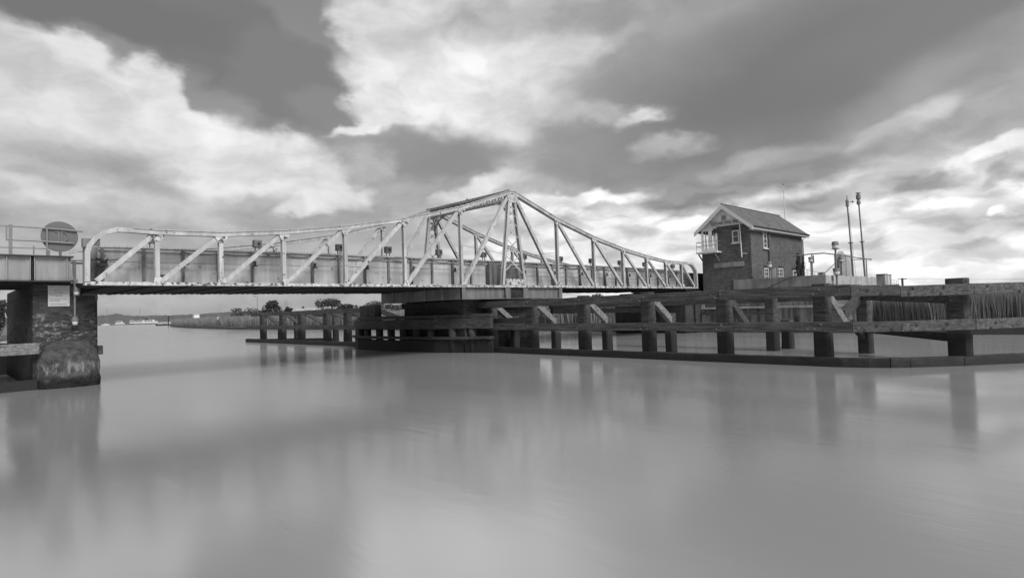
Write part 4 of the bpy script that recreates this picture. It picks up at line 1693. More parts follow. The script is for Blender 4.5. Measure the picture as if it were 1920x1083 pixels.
for dz in (0.0,):
    pts = []
    for k in range(13):
        q = np.array([p[0], p[1], p[2] + 0.9]) * (1 - k / 12) + far_p * (k / 12)
        pts.append((q[0], q[1], q[2] + dz - 1.2 * 4 * (k / 12) * (1 - k / 12) * 0.3))
    m.tube(pts, 0.022, 5)
m.build('power_line', M['dark'], tp)

# ================================================================== GROUND, WATER, HILLS
m = MB()
m.add([(-5000, -5000, 0), (5000, -5000, 0), (5000, 5000, 0), (-5000, 5000, 0)], [(0, 1, 2, 3)])
wm, t, bs, pos = new_mat('river_water', 0.22, 0.5)
rip = t.noise(t.scale(pos, (1.0, 1.0, 1.0)), 1.6, 4, 0.6)
rot = t.node('ShaderNodeMapping')
t.l.new(pos, rot.inputs[0])
rot.inputs['Rotation'].default_value = (0, 0, -YAW)
rot.inputs['Scale'].default_value = (1.0, 0.22, 1.0)
rp1 = t.noise(rot.outputs[0], 3.2, 4, 0.55)
rp2 = t.noise(rot.outputs[0], 0.35, 3, 0.5)
bs.inputs['Base Color'].default_value = (0.215, 0.215, 0.215, 1)
bs.inputs['IOR'].default_value = 5.5
t.set(bs.inputs['Roughness'], t.mix(t.mapr(rp2, 0.35, 0.65), 0.13, 0.18))
bn = t.node('ShaderNodeBump')
bn.inputs['Strength'].default_value = 0.06
bn.inputs['Distance'].default_value = 0.05
t.l.new(t.math('ADD', rp1, t.math('MULTIPLY', rp2, 2.0)), bn.inputs['Height'])
t.l.new(bn.outputs[0], bs.inputs['Normal'])
tag(m.build('water', wm), kind='structure')

BANK = [(30, -400), (25, -80), (22.5, -40), (21.4, -20.5), (20.6, -16.5), (22.9, -12.2), (22.9, 8.3), (23.5, 14), (24.6, 40), (25.0, 61), (26.0, 120), (37, 196), (50, 264), (64, 310), (120, 360), (420, 430)]
FARB = [(-26.5, -3), (-26.5, 3.0), (-24, 8.5), (-24, 60), (-5, 200), (22, 400), (52, 560), (88, 690), (123, 830), (136, 650), (170, 640), (450, 560)]


def land(poly, line_n, name):
    """flat marsh with a sloping edge along the first line_n points of the outline"""
    vs = [(x, y, 0.55) for x, y in poly]
    fs = [tuple(tri) for tri in tessellate_polygon([[Vector((x, y, 0)) for x, y in poly]])]
    n = len(vs)
    pl = [Vector(p) for p in poly[:line_n]]
    for i, p in enumerate(pl):
        a, b_ = pl[max(i - 1, 0)], pl[min(i + 1, line_n - 1)]
        d = (b_ - a).normalized()
        nr = Vector((-d.y, d.x)) * 0.9
        vs.append((p.x + nr.x, p.y + nr.y, -0.5))
    for i in range(line_n - 1):
        fs.append((i, i + 1, n + i + 1, n + i))
    return vs, fs


g = MB()
g.add(*land(BANK + [(4500, 430), (4500, -400)], len(BANK), 'r'))
g.add(*land(list(reversed(FARB)) + [(-4500, -3), (-4500, 4500), (4500, 4500), (4500, 560)], len(FARB), 'l'))
tag(g.build('ground', M['land']), kind='structure')


def ridge(pts, dep, name, mat, amp, seed):
    """wooded ridge: pts = (x px, height m) seen at a given distance"""
    r_ = random.Random(seed)
    m = MB()
    vs, fs = [], []
    N = 400
    xs = [q[0] for q in pts]
    hs = [q[1] for q in pts]
    rows = [(0, 0.0), (25, .75), (60, 1.0), (160, .9), (400, 0.0)]
    jit = np.cumsum(rng.normal(0, 1, N + 1))
    for i in range(N + 1):
        px = xs[0] + (xs[-1] - xs[0]) * i / N
        h = np.interp(px, xs, hs)
        d = ray(px, 600)
        d = np.array([d[0], d[1]])
        for k, (dd, f_) in enumerate(rows):
            q = CAM[:2] + d * (dep + dd)
            vs.append((q[0], q[1], 0.4 + f_ * (h + r_.uniform(-amp, amp)) if f_ else 0.4))
    K = len(rows)
    for i in range(N):
        for k in range(K - 1):
            a = i * K + k
            fs.append((a, a + K, a + K + 1, a + 1))
    m.add(vs, fs)
    return tag(m.build(name, mat), kind='structure')


ridge([(-200, 27), (100, 28), (190, 27), (205, 27), (212, 30), (219, 32), (226, 30), (232, 25), (262, 22), (290, 22), (330, 21), (352, 21), (380, 22.5), (430, 26), (480, 26), (560, 25), (700, 23), (900, 20), (1100, 16), (1300, 12)], 1900, 'hills', M['hill'], 1.3, 3)


# ------------------------------------------------------------------ reeds
def reeds(name, label, regions, mats):
    V, F = [], []
    for (poly, n, h0, h1, zb, w0) in regions:
        P = np.array(poly)
        cnt = 0
        lo, hi = P.min(0), P.max(0)
        pts = []
        while len(pts) < n:
            c_ = rng.uniform(lo, hi, (n, 2))
            ins = np.zeros(n, bool)
            j = len(P) - 1
            for i in range(len(P)):
                xi, yi, xj, yj = *P[i], *P[j]
                cond = ((yi > c_[:, 1]) != (yj > c_[:, 1])) & (c_[:, 0] < (xj - xi) * (c_[:, 1] - yi) / (yj - yi + 1e-9) + xi)
                ins ^= cond
                j = i
            pts.extend(c_[ins].tolist())
        pts = np.array(pts[:n])
        hh = rng.uniform(h0, h1, n) * (0.9 + 0.1 * np.sin(pts[:, 0] * .7) * np.sin(pts[:, 1] * .5))
        ang = rng.uniform(0, PI, n)
        wd = w0 * rng.uniform(0.6, 1.4, n)
        lean = rng.normal(0, 0.09, (n, 2)) * hh[:, None]
        for i in range(n):
            x, y = pts[i]
            c_, s_ = math.cos(ang[i]) * wd[i], math.sin(ang[i]) * wd[i]
            o = len(V)
            lx, ly = lean[i]
            h = hh[i]
            V += [(x - c_, y - s_, zb), (x + c_, y + s_, zb), (x + lx * .4 + c_ * .7, y + ly * .4 + s_ * .7, zb + h * .6), (x + lx * .4 - c_ * .7, y + ly * .4 - s_ * .7, zb + h * .6), (x + lx, y + ly, zb + h)]
            F += [(o, o + 1, o + 2, o + 3), (o + 3, o + 2, o + 4)]
    me = bpy.data.meshes.new(name)
    me.from_pydata(V, [], F)
    me.materials.append(mats)
    o = bpy.data.objects.new(name, me)
    COL.objects.link(o)
    return tag(o, label, 'reeds', kind='stuff')


def strip(line, w, s=1):
    a = [Vector(p) for p in line]
    out = []
    for i, p in enumerate(a):
        d = (a[min(i + 1, len(a) - 1)] - a[max(i - 1, 0)]).normalized()
        out.append((p.x + d.y * w * s, p.y - d.x * w * s))
    return [tuple(p) for p in line] + out[::-1]


nearR = [(25, -80), (22.7, -40), (21.6, -20.5), (20.9, -16.5), (23.5, -12.4)]
nearV = [(22.2, -32), (21.6, -20.5), (20.9, -16.5), (23.5, -12.4)]
farR = [(23.9, 14), (24.9, 40), (25.2, 61), (26.3, 120), (37.2, 196), (50.2, 264)]
reeds('reed_bed', 'dense reed bed along the bank behind the fender nose at the right',
      [(strip(nearV, 4), 30000, 1.7, 2.5, 0.3, 0.016), (strip(nearV, 25), 50000, 2.4, 2.75, 0.5, 0.028), (strip(nearR, 20), 14000, 2.2, 2.8, 0.5, 0.04), (strip(nearR, 1.2), 2500, 0.7, 1.6, 0.0, 0.02),
       ([(23, -12.2), (40, -12.2), (45, -25), (25, -20)], 4000, 1.6, 2.6, 0.5, 0.03)], M['reed'])
reeds('reed_bed', 'pale reed bed lining the far bank beyond the bridge',
      [(strip(farR, 8), 45000, 2.3, 2.9, 0.3, 0.09), (strip(farR, 60), 45000, 2.6, 3.0, 0.5, 0.22), (strip(farR, 2.0), 7000, 0.8, 2.2, 0.0, 0.06)], M['reed_far'])


tuf = [(strip(farR, 1.3), 12000, 0.7, 1.4, 0.0, 0.06)]
for k in range(26):
    y = -12.6 - 0.42 * k
    x = float(np.interp(-y, [12.4, 16.5, 20.5, 40], [23.4, 20.7, 21.3, 22.5]))
    tuf.append(([(x, y - .3), (x + .7, y - .3), (x + .7, y + .3), (x, y + .3)], int(rng.integers(20, 55)), 0.6, float(rng.uniform(1.0, 1.6)), 0.1, 0.014))
reeds('reed_tufts', 'darker short tufts along the water edge at the foot of the reed beds', tuf, M['reed_dark'])


# ------------------------------------------------------------------ trees
def tree(label, px, yt, yb, dep, wpx, mat, seed, blobs=9, leaves=1500, name='broadleaf_tree', trunk=0.3, leaf=0.5):
    r_ = random.Random(seed)
    b_ = at(px, yb, dep)
    t_ = at(px, yt, dep)
    base = 0.5
    H = t_[2] - base
    Wd = 1.22 * wpx * dep / FOC
    o = thing(name, label, 'tree' if name.endswith('tree') else 'bush', (b_[0], b_[1], base), 'trees and bushes on the banks')
    m = MB()
    th = H * trunk
    m.tube([(b_[0], b_[1], base), (b_[0] + 0.1, b_[1], base + th * .6), (b_[0], b_[1], base + th + H * .25)], max(0.06 * H * .5, .1), 8, 0.1)
    limbs = []
    for k in range(5):
        an = 2 * PI * k / 5 + r_.uniform(-.4, .4)
        e = (b_[0] + math.cos(an) * Wd * .3, b_[1] + math.sin(an) * Wd * .3, base + th + (H - th) * r_.uniform(.35, .7))
        m.tube([(b_[0], b_[1], base + th * r_.uniform(.7, 1.1)), ((b_[0] + e[0]) / 2, (b_[1] + e[1]) / 2, (base + th + e[2]) / 2 + .2), e], 0.035 * H * .5, 6, 0.05)
    m.build('trunk', M['bark'], o)
    cl = []
    for k in range(blobs):
        an = r_.uniform(0, 2 * PI)
        rr = Wd / 2 * math.sqrt(r_.random()) * 0.85
        zz = r_.uniform(0.12, 0.86)
        lim = math.sqrt(max(0.15, 1 - (zz - 0.35) ** 2 * 2.0))
        cl.append((b_[0] + math.cos(an) * rr * lim, b_[1] + math.sin(an) * rr * lim, base + th * .8 + (H - th * .8) * zz, Wd * r_.uniform(.17, .27), (H - th) * r_.uniform(.14, .22)))
    V, F = [], []
    leaf = leaf * 1.8
    for k in range(leaves):
        c_ = cl[r_.randrange(len(cl))]
        while True:
            q = Vector((r_.uniform(-1, 1), r_.uniform(-1, 1), r_.uniform(-1, 1)))
            if .25 < q.length < 1: break
        q = q * (q.length ** -.4)
        p = Vector((c_[0] + q.x * c_[3], c_[1] + q.y * c_[3], min(c_[2] + q.z * c_[4], base + H)))
        a = Vector((r_.gauss(0, 1), r_.gauss(0, 1), r_.gauss(0, .6))).normalized()
        b2 = a.cross(Vector((r_.gauss(0, 1), r_.gauss(0, 1), r_.gauss(0, 1)))).normalized()
        s_ = leaf * r_.uniform(.5, 1.1)
        i0 = len(V)
        V += [tuple(p + a * s_ * .5), tuple(p + b2 * s_ * .32), tuple(p - a * s_ * .5), tuple(p - b2 * s_ * .32)]
        F.append((i0, i0 + 1, i0 + 2, i0 + 3))
    me = MB()
    me.v, me.f = V, F
    me.build('crown', mat, o)
    return o


TG = 'trees on the far marsh under the bridge'
tree('small round bush at the left end of the distant tree line', 440, 576.5, 593, 330, 26, M['leaf_pale'], 1, 7, 700, 'marsh_bush', .12)
tree('low spreading bush beneath the street lamp on the far marsh', 470, 573, 592, 320, 44, M['leaf_pale'], 2, 9, 1100, 'marsh_bush', .1)
tree('tall rounded tree just right of the street lamp under the bridge', 508, 563, 591, 300, 30, M['leaf'], 3, 12, 2200, trunk=.22)
tree('thin pointed tree left of the distant house roof', 541, 574, 590, 300, 12, M['leaf'], 4, 5, 420, trunk=.25)
tree('low scrubby bush between two trees on the far marsh', 529, 580, 590, 300, 20, M['leaf'], 14, 6, 600, 'marsh_bush', .1)
tree('broad dark tree, the largest crown under the bridge deck', 622, 559.5, 590, 290, 60, M['leaf'], 5, 18, 3600, trunk=.15)
tree('smaller tree leaning against the right of the broad dark tree', 652, 569, 590, 292, 40, M['leaf'], 6, 10, 1500, trunk=.15)
tree('pale spreading tree beside the left corner of the turntable frame', 708, 563, 589, 290, 46, M['leaf_pale'], 7, 9, 1000, trunk=.25)
tree('pale low tree right of the timber corner post behind the pier', 742, 568, 588, 290, 44, M['leaf_pale'], 8, 10, 1300, trunk=.1)
tree('pale tree showing under the deck right of the turntable frame', 1118, 549, 575, 150, 40, M['leaf_pale'], 9, 12, 1700, trunk=.25, leaf=.35)
tree('small shrub top showing above the plate girder near its right end', 1192, 497, 520, 90, 22, M['leaf'], 10, 7, 600, 'marsh_bush', .3, .25)
tree('dark bush on the bank at the extreme left edge', -4, 562, 640, 62, 46, M['leaf'], 11, 9, 1500, 'bank_bush', .1, .22)

# ------------------------------------------------------------------ small things far off
p = at(483, 590, 200)
pt = at(483, 556, 200)
lam = thing('street_lamp', 'single street lamp rising above the far bushes under the bridge', 'street lamp', (p[0], p[1], 0.5))
m = MB()
m.tube([(p[0], p[1], 0.5), (p[0], p[1], pt[2])], 0.12, 8, 0.08)
m.build('column', M['grey'], lam)
m = MB()
m.tube([(p[0], p[1], pt[2]), (p[0] - 0.25, p[1] + 0.25, pt[2] + .12), (p[0] - 0.5, p[1] + 0.5, pt[2] + .12)], 0.06, 6)
m.box(p[0] - 1.0, p[0] - 0.35, p[1] + 0.3, p[1] + 0.8, pt[2] + 0.05, pt[2] + .25)
m.build('lantern', M['grey'], lam)

for (px, yt, yb, lab) in ((200.5, 575.5, 590, 'thin distant mast left of the wooded mound on the skyline'), (262, 578.5, 592, 'thin distant mast above the moored motor cruisers'),
                          (293.5, 587.5, 603, 'shortest bare mast beside the rightmost motor cruiser'), (534.5, 563, 588, 'left of two thin poles beside the pointed tree'), (538.0, 563, 588, 'right of two thin poles beside the pointed tree')):
    dep = 680 if px < 300 else 305
    a, c = at(px, yt, dep), at(px, yb, dep)
    o = thing('pole', lab, 'pole', (c[0], c[1], 0.5), 'thin distant poles on the skyline')
    m = MB()
    k_ = dep / FOC
    m.tube([(a[0], a[1], 0.5), (a[0], a[1], a[2])], 0.42 * k_, 6, 0.3 * k_)
    m.build('shaft', M['grey'], o)

# house behind the reeds
a, c = at(543, 586, 270), at(592, 586, 270)
ax_ = Vector((c[0] - a[0], c[1] - a[1], 0))
Lh = ax_.length
e = ax_.normalized()
nrm = Vector((-e.y, e.x, 0))
zr = at(567, 577, 270)[2]
hs = thing('house', 'distant low house with a pale long roof under the bridge', 'house', (a[0], a[1], 0.5))


def hp(u, v, z):
    q = Vector((a[0], a[1], 0)) + e * u + nrm * v
    return (q.x, q.y, z)


m = MB()
m.add([hp(u, v, z) for z in (0.5, zr - 2.0) for v in (0, 6) for u in (0.5, Lh - 0.5)], [(0, 2, 3, 1), (4, 5, 7, 6), (0, 1, 5, 4), (2, 6, 7, 3), (0, 4, 6, 2), (1, 3, 7, 5)])
m.build('wall', M['house_b'], hs)
m = MB()
m.add([hp(0, -.4, zr - 2.1), hp(Lh, -.4, zr - 2.1), hp(Lh - 1.2, 3, zr), hp(1.2, 3, zr), hp(0, 6.4, zr - 2.1), hp(Lh, 6.4, zr - 2.1)], [(0, 1, 2, 3), (5, 4, 3, 2), (1, 5, 2), (4, 0, 3), (0, 4, 5, 1)])
m.build('roof', M['pale_conc'], hs)
m = MB()
m.add([hp(u, v, z) for z in (zr - .4, zr + .8) for v in (2.6, 3.3) for u in (4.6, 5.4)], [(0, 2, 3, 1), (4, 5, 7, 6), (0, 1, 5, 4), (2, 6, 7, 3), (0, 4, 6, 2), (1, 3, 7, 5)])
m.build('chimney', M['house_b'], hs)

p = at(367.5, 592.0, 600)
wh = thing('shed', 'small white building at the foot of the distant wooded hill', 'shed', (p[0], p[1], 0.5))
m = MB()
m.box(p[0] - 2.4, p[0] + 2.4, p[1] - 2.4, p[1] + 2.4, 0.5, p[2] + 1.0)
m.build('wall', M['boat'], wh)
m = MB()
m.prism([(p[1] - 2.6, p[2] + 1.01), (p[1] + 2.6, p[2] + 1.01), (p[1], p[2] + 1.9)], p[0] - 2.6, p[0] + 2.6, 'x')
m.build('roof', M['pale_conc'], wh)

# channel mark on the reeds
p = at(410, 596.5, 165)
cm = thing('channel_sign', 'small round white channel mark standing in the far reeds', 'sign', (p[0], p[1], 0.3))
m = MB()
dv = Vector((CAM[0] - p[0], CAM[1] - p[1], 0)).normalized()
sd = Vector((-dv.y, dv.x, 0))
ce = Vector((p[0], p[1], p[2])) + dv * 6.0


def ring(mb, r0, r1, t0, t1, n=24):
    vs = []
    for r in (r0, r1):
        for t_ in (t0, t1):
            for k in range(n):
                an = 2 * PI * k / n
                q = ce + dv * t_ + sd * (r * math.cos(an)) + Vector((0, 0, r * math.sin(an)))
                vs.append(tuple(q))
    fs = []
    for k in range(n):
        j = (k + 1) % n
        A, B, C_, D = 0, n, 2 * n, 3 * n
        fs += [(B + k, B + j, D + j, D + k), (A + k, A + j, C_ + j, C_ + k), (C_ + k, C_ + j, D + j, D + k), (A + k, A + j, B + j, B + k)]
    mb.add(vs, fs)


ring(m, 0.24, 0.40, 0.0, 0.05)
m.build('ring', M['boat'], cm)
m = MB()
ring(m, 0.001, 0.24, 0.0, 0.03)
m.build('face', M['disc'], cm)
m = MB()
m.beam(tuple(ce + Vector((0, 0, -0.1)) + dv * .05), tuple(ce + Vector((0, 0, .2)) + dv * .05), 0.08, 0.04)
m.tube([tuple(ce - dv * .05 - Vector((0, 0, ce.z - .2))), tuple(ce - dv * .05 - Vector((0, 0, .25)))], 0.05, 6)
m.build('post', M['dark'], cm)
p = at(316, 608, 300)
dp = thing('mooring_post', 'dark post at the tip of the far reed bank', 'post', (p[0], p[1], 0))
m = MB()
q = at(316, 593, 300)
m.tube([(p[0], p[1], -.5), (p[0], p[1], q[2])], 0.28, 8)
m.build('shaft', M['dark'], dp)
m = MB()
m.lathe((p[0], p[1], q[2]), [(0.33, 0), (0.33, .15), (0.05, .3)], 8)
m.build('cap', M['dark'], dp)


# boats: hull, cabin, windows, extras; length along the shore
def boat(label, px, dep, L, H, cabin, fly=False, dark=False, yawd=0.0, name='motor_cruiser'):
    b_ = at(px, 604, dep)
    o = thing(name, label, 'boat', (b_[0], b_[1], 0), 'boats moored on the far river bank')
    d = Vector((RT[0], RT[1], 0)).normalized()
    d = Vector((d.x * math.cos(yawd) - d.y * math.sin(yawd), d.x * math.sin(yawd) + d.y * math.cos(yawd), 0))
    s = Vector((-d.y, d.x, 0))
    B = L * 0.3

    def P(u, v, z):
        q = Vector((b_[0], b_[1], 0)) + d * u + s * v
        return (q.x, q.y, z)
    m = MB()
    st_ = [(-.5, .42, .42, 0), (-.2, .5, .45, 0), (.2, .48, .4, .1), (.38, .3, .2, .3), (.5, .03, .02, .5)]
    vs, fs = [], []
    for u, w1, w0, rise in st_:
        vs += [P(u * L, -w0 * B, -.3), P(u * L, w0 * B, -.3), P(u * L, w1 * B, H * (1 + rise)), P(u * L, -w1 * B, H * (1 + rise))]
    for i in range(len(st_) - 1):
        for k in range(4):
            a, c_ = i * 4 + k, i * 4 + (k + 1) % 4
            fs.append((a, c_, c_ + 4, a + 4))
    fs += [(0, 1, 2, 3), tuple(len(vs) - 4 + k for k in (3, 2, 1, 0))]
    m.add(vs, fs)
    m.build('hull', M['dark'] if dark else M['boat'], o)

    def blk(u0, u1, z0, z1, w, sl=0.12):
        mb = MB()
        vs = [P(u0 * L, -w * B, z0), P(u1 * L, -w * B, z0), P(u1 * L, w * B, z0), P(u0 * L, w * B, z0),
              P((u0 + sl * .3) * L, -w * B * .88, z1), P((u1 - sl) * L, -w * B * .88, z1), P((u1 - sl) * L, w * B * .88, z1), P((u0 + sl * .3) * L, w * B * .88, z1)]
        mb.add(vs, [(0, 3, 2, 1), (4, 5, 6, 7), (0, 1, 5, 4), (1, 2, 6, 5), (2, 3, 7, 6), (3, 0, 4, 7)])
        return mb
    cbn_ = blk(cabin[0], cabin[1], H * .98, H + cabin[2], .38).build('cabin', M['boat'], o)
    u0, u1 = cabin[0] + .05, cabin[1] - .09
    for k in range(3):
        a, c_ = u0 + (u1 - u0) * k / 3, u0 + (u1 - u0) * (k + .8) / 3
        mb = MB()
        mb.add([P(a * L, -.375 * B, H + cabin[2] * .45), P(c_ * L, -.375 * B, H + cabin[2] * .45), P(c_ * L, -.345 * B, H + cabin[2] * .82), P(a * L, -.345 * B, H + cabin[2] * .82),
                P(a * L, -.33 * B, H + cabin[2] * .45), P(c_ * L, -.33 * B, H + cabin[2] * .45), P(c_ * L, -.32 * B, H + cabin[2] * .82), P(a * L, -.32 * B, H + cabin[2] * .82)],
               [(0, 1, 2, 3), (4, 7, 6, 5), (0, 4, 5, 1), (3, 2, 6, 7), (0, 3, 7, 4), (1, 5, 6, 2)])
        mb.build('window', M['dark'], cbn_)
    if fly:
        blk(cabin[0] + .02, cabin[0] + .3, H + cabin[2] + .02, H + cabin[2] + 1.5, .34, .05).build('canopy', M['dark'], o)
        mb = MB()
        mb.tube([P((cabin[0] + .3) * L, 0, H + cabin[2]), P((cabin[0] + .25) * L, 0, H + cabin[2] + 3)], .1, 6)
        mb.build('mast', M['boat'], o)
    return o


boat('low white motor boat at the far left of the distant moorings', 198, 690, 8, .9, (-.2, .2, 1.0))
boat('boxy white cruiser moored alone left of the larger cruisers', 225, 690, 10, 1.5, (-.42, .3, 2.6))
boat('white cruiser with a dark hull, left end of the main moored group', 250, 685, 9, 1.0, (-.4, .2, 3.6), dark=True, yawd=.4)
boat('large white cruiser with a long cabin amid the moored group', 264, 678, 13, 1.7, (-.45, .32, 2.6), yawd=-.1)
boat('large white cruiser with dark flybridge canopy at the right of the group', 283, 672, 15, 2.0, (-.42, .3, 2.6), True)
boat('low moored barge with white side behind the reed tip', 307, 345, 8, .9, (-.35, .5, 1.0), dark=True, name='moored_barge')

# ================================================================== SKY AND SUN
SUN_AZ = Vector((-0.15, -1.0, 0)).normalized()
EL = math.radians(42)
sd_ = Vector((SUN_AZ.x * math.cos(EL), SUN_AZ.y * math.cos(EL), math.sin(EL)))
sl_ = bpy.data.lights.new('sun', 'SUN')
sl_.energy = 2.1
sl_.angle = math.radians(28)
sl_.color = (1, 1, 1)
so = bpy.data.objects.new('sun', sl_)
so.rotation_euler = sd_.to_track_quat('Z', 'Y').to_euler()
COL.objects.link(so)

world = bpy.data.worlds.new('World')
sc.world = world
world.use_nodes = True
wt = NT(world.node_tree)
for n_ in list(wt.n): wt.n.remove(n_)
out = wt.node('ShaderNodeOutputWorld')
bg = wt.node('ShaderNodeBackground')
wt.l.new(bg.outputs[0], out.inputs[0])
STR = 0.1
bg.inputs['Strength'].default_value = 0.05
sky = wt.node('ShaderNodeTexSky', sky_type='NISHITA')
sky.sun_disc = False
sky.sun_elevation = EL
sky.sun_rotation = math.atan2(SUN_AZ.x, SUN_AZ.y)
sky.air_density = 1.0
sky.dust_density = 1.0
bw = wt.node('ShaderNodeRGBToBW')
wt.l.new(sky.outputs[0], bw.inputs[0])
D = wt.node('ShaderNodeTexCoord').outputs['Generated']
Fh = (cy, sy, 0.0)
Rh = (sy, -cy, 0.0)
fx = wt.vmath('DOT_PRODUCT', D, Rh)
fz = wt.vmath('DOT_PRODUCT', D, Fh)
fu = zof(wt, D)
DEG = 180 / PI
az = wt.math('MULTIPLY', wt.math('ARCTAN2', fx, fz), DEG)
el = wt.math('MULTIPLY', wt.math('ARCSINE', fu), DEG)
cbx = wt.node('ShaderNodeCombineXYZ')
wt.l.new(az, cbx.inputs[0])
wt.l.new(el, cbx.inputs[1])
P0 = cbx.outputs[0]


def warp(P, sxy, scale, detail, amp, rough=0.55):
    c_ = wt.noise(wt.scale(P, (sxy[0], sxy[1], 1)), scale, detail, rough, True)
    v = wt.vmath('SUBTRACT', c_, (0.5, 0.5, 0.5))
    s_ = wt.node('ShaderNodeVectorMath', operation='MULTIPLY')
    wt.l.new(v, s_.inputs[0])
    s_.inputs[1].default_value = (amp[0], amp[1], 0)
    return wt.vmath('ADD', P, s_.outputs[0])


P1 = warp(P0, (0.9, 1.4), 0.24, 4, (7.5, 4.4), 0.5)
P2 = warp(P0, (0.8, 1.4), 0.2, 4, (6.0, 3.2), 0.5)


def azel(px, py):
    d = ray(px, py)
    d = d / np.linalg.norm(d)
    return math.degrees(math.atan2(d @ np.array(Rh), d @ np.array(Fh))), math.degrees(math.asin(d[2]))


def lin(s):
    return s / 12.92 if s <= 0.04045 else ((s + 0.055) / 1.055) ** 2.4


def lay(col, px, py, rx, ry, rot, val, soft=0.5, w_=1.0, P=None):
    a0, e0 = azel(px, py)
    ax1, _ = azel(px + rx, py)
    ax2, _ = azel(px - rx, py)
    _, ey1 = azel(px, py - ry)
    _, ey2 = azel(px, py + ry)
    ra, re = max(abs(ax1 - ax2) / 2, 0.3), max(abs(ey1 - ey2) / 2, 0.3)
    mp = wt.node('ShaderNodeMapping', vector_type='TEXTURE')
    wt.l.new(P or P1, mp.inputs['Vector'])
    mp.inputs['Location'].default_value = (a0, e0, 0)
    mp.inputs['Rotation'].default_value = (0, 0, math.radians(rot))
    mp.inputs['Scale'].default_value = (ra, re, 1)
    ln = wt.vmath('LENGTH', mp.outputs[0])
    soft = min(soft * (1.4 if P is P1 else 1.8), 1.75)
    v = lin(val) / STR
    inv = wt.mapr(ln, 1 + soft * .5, 1 - soft * .5, 1.0, 1 - w_)
    mk = wt.math('MULTIPLY_ADD', inv, -v, v)
    return wt.math('MULTIPLY_ADD', col, inv, mk)


# clear sky, darker overhead, as the filtered photograph shows it
base = wt.math('MULTIPLY', wt.math('POWER', bw.outputs[0], 0.52), 1.74)
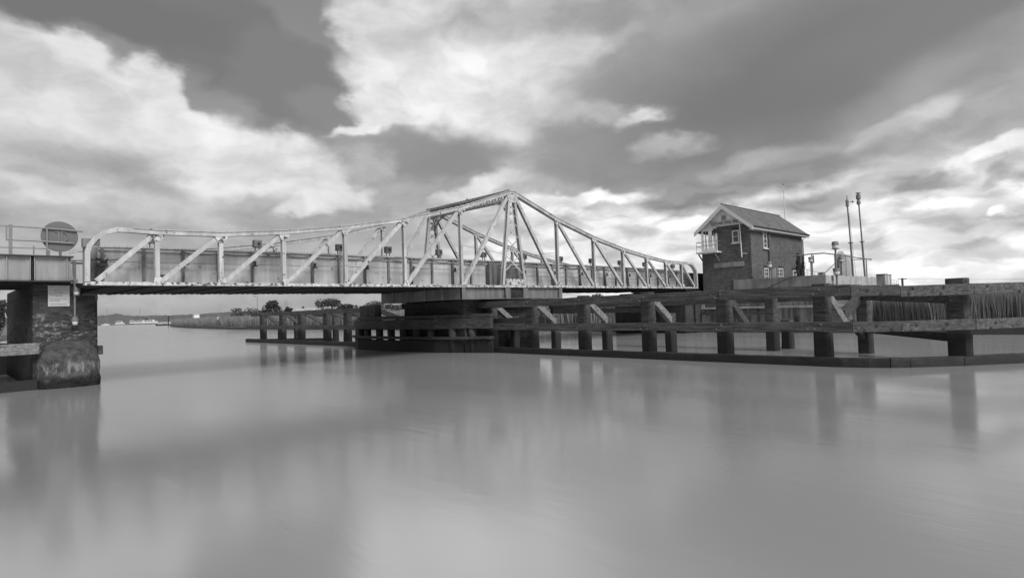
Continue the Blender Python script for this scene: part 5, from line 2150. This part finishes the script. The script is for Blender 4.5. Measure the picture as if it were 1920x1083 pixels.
# general broken cloud for the rest of the dome
gen = wt.noise(wt.scale(P0, (0.6, 1.3, 1)), 0.07, 6, 0.6)
side = wt.mapr(wt.math('ABSOLUTE', az), 42, 60)
high = wt.mapr(el, 28, 36)
msk = wt.math('MAXIMUM', side, high)
gcol = wt.mix(wt.mapr(gen, 0.35, 0.7), lin(0.55) / STR, lin(0.90) / STR)
c = wt.mix(msk, base, gcol)
L = [
    # right half: pale base deck
    (1520, 330, 760, 290, 0, .80, .5, 1, 2), (1450, 480, 680, 110, 0, .92, .5, .9, 1),
    # central bright mass
    (900, 120, 250, 190, 20, .86, .5, 1, 1), (860, 220, 190, 110, 0, .93, .5, .9, 1), (1010, 290, 130, 60, -10, .93, .6, .9, 2),
    (700, 50, 130, 60, -40, .85, .5, 1, 1), (760, 190, 90, 90, 0, .91, .5, .9, 1), (900, 150, 120, 60, 20, .93, .7, .8, 2),
    # left cumulus
    (80, 230, 320, 165, -16, .84, .25, 1, 1), (330, 290, 260, 80, -16, .87, .3, 1, 1), (520, 310, 170, 62, -16, .90, .4, 1, 1), (590, 360, 100, 30, -20, .90, .5, .9, 1),
    # clear wedge between them
    (420, 70, 190, 100, -18, .485, .35, 1, 1), (540, 150, 110, 85, -25, .51, .35, 1, 1), (600, 210, 60, 36, -20, .55, .5, .95, 1), (170, 12, 270, 52, -3, .47, .4, 1, 1),
    # cumulus modelling
    (85, 112, 120, 52, 0, .85, .3, 1, 1), (430, 265, 110, 30, -14, .95, .6, .8, 1), (300, 235, 80, 36, -30, .89, .7, .8, 1), (290, 165, 62, 52, -10, .87, .4, 1, 1),
    (150, 285, 220, 28, -3, .70, .8, .8, 2), (300, 312, 250, 20, 0, .64, .8, .8, 2), (60, 330, 150, 30, 0, .72, .8, .7, 2),
    (430, 315, 110, 22, 8, .89, .7, .8, 1),
    (210, 375, 230, 40, -3, .78, .6, .9, 1), (120, 352, 120, 16, -5, .86, .7, .8, 1), (300, 345, 70, 16, -12, .62, .8, .8, 2), (60, 402, 120, 18, 0, .70, .8, .7, 2), (390, 395, 50, 26, -35, .78, .8, .8, 1),
    (480, 375, 90, 22, 10, .66, .7, .7, 1), (530, 400, 60, 20, 0, .66, .7, .7, 1),
    # grey cloud left of the bridge peak
    (790, 305, 165, 64, -4, .60, .5, .97, 1), (850, 300, 90, 40, 0, .56, .8, .9, 2), (690, 310, 50, 30, 0, .76, .8, .6, 1), (820, 350, 130, 20, 5, .67, .8, .8, 1),
    (610, 378, 80, 14, 10, .89, .6, .9, 1), (920, 350, 80, 20, 12, .93, .7, .9, 1), (700, 238, 80, 13, 12, .95, .7, .9, 1),
    # big dark bank, upper right
    (1420, 150, 450, 150, 8, .56, .5, 1, 2), (1380, 250, 430, 85, 6, .53, .5, .97, 2), (1170, 280, 190, 52, 0, .60, .6, .95, 1), (1480, 140, 320, 100, 18, .48, .8, .95, 2),
    (1080, 30, 260, 46, 0, .66, .8, .9, 2), (1760, 30, 260, 60, 10, .51, .8, .9, 2), (1100, 92, 90, 18, 14, .80, .7, .8, 2), (990, 140, 90, 36, 10, .84, .8, .8, 2),
    (1130, 210, 100, 22, -4, .74, .7, .8, 1), (1195, 212, 26, 12, -4, .88, .8, .7, 1), (1260, 272, 60, 20, 0, .72, .8, .8, 1),
    (1400, 335, 250, 42, 6, .57, .5, .97, 1), (1420, 306, 160, 14, 6, .70, .8, .8, 2), (1310, 397, 60, 12, 0, .68, .6, .8, 1), (1530, 372, 130, 14, 6, .60, .7, .9, 2),
    # far right
    (1780, 180, 190, 70, 16, .66, .8, .85, 2), (1850, 120, 130, 50, 15, .60, .9, .8, 2), (1720, 222, 80, 18, 20, .84, .7, .9, 2), (1650, 255, 60, 14, 22, .76, .8, .8, 2), (1880, 230, 90, 60, 10, .68, .9, .8, 2),
    (1840, 300, 150, 16, 12, .93, .6, .9, 1), (1730, 342, 110, 14, 4, .68, .7, .9, 1), (1900, 335, 90, 14, 10, .66, .7, .9, 1), (1850, 362, 110, 12, 6, .95, .7, .8, 1),
    (1800, 400, 130, 32, 4, .77, .7, .9, 1), (1860, 428, 140, 24, 8, .73, .7, .9, 1), (1770, 385, 44, 12, 0, .93, .7, .9, 1), (1885, 395, 24, 9, 15, .97, .6, .9, 1),
    (1740, 445, 120, 16, 0, .80, .8, .8, 2), (1850, 510, 140, 16, 0, .88, .8, .6, 1),
    (1120, 440, 90, 18, 0, .80, .7, .8, 1), (1220, 468, 90, 18, 0, .80, .7, .8, 1),
    (1060, 450, 60, 40, 0, .93, .6, .7, 1), (1240, 428, 60, 16, 0, .97, .6, .8, 1), (1080, 375, 120, 14, 4, .97, .7, .8, 1),
     (880, 470, 70, 18, 0, .93, .8, .6, 1),
]
for (px, py, rx, ry, rot_, val, soft, w_, k) in L:
    c = lay(c, px, py, rx, ry, rot_, val, soft, w_, P1 if k == 1 else P2)
# streaky grain inside the clouds
gr = wt.noise(wt.scale(P2, (0.8, 1.5, 1)), 0.2, 5, 0.55)
amt = wt.mapr(c, 2.4, 4.5)
c = wt.math('MULTIPLY', c, wt.mix(amt, 1.0, wt.mapr(gr, 0.28, 0.7, 0.80, 1.16, True)))
# small heaped clouds low down to the right
pf1 = wt.noise(wt.scale(P2, (0.7, 2.1, 1)), 0.36, 3, 0.45)
lowm = wt.math('MULTIPLY', wt.mapr(el, 13, 8), wt.mapr(az, -12, 3))
c = wt.mix(lowm, c, wt.math('MULTIPLY', c, wt.mapr(pf1, 0.34, 0.62, 0.84, 1.28)))
cc = wt.node('ShaderNodeCombineColor')
for i in range(3): wt.l.new(c, cc.inputs[i])
wt.l.new(cc.outputs[0], bg.inputs['Color'])
world.cycles.sampling_method = 'MANUAL'
world.cycles.sample_map_resolution = 512

sc.view_settings.view_transform = 'Standard'
sc.view_settings.look = 'None'
sc.view_settings.exposure = 1.0
sc.view_settings.gamma = 1.0
sc.render.film_transparent = False
sc.cycles.max_bounces = 6
sc.cycles.transparent_max_bounces = 6
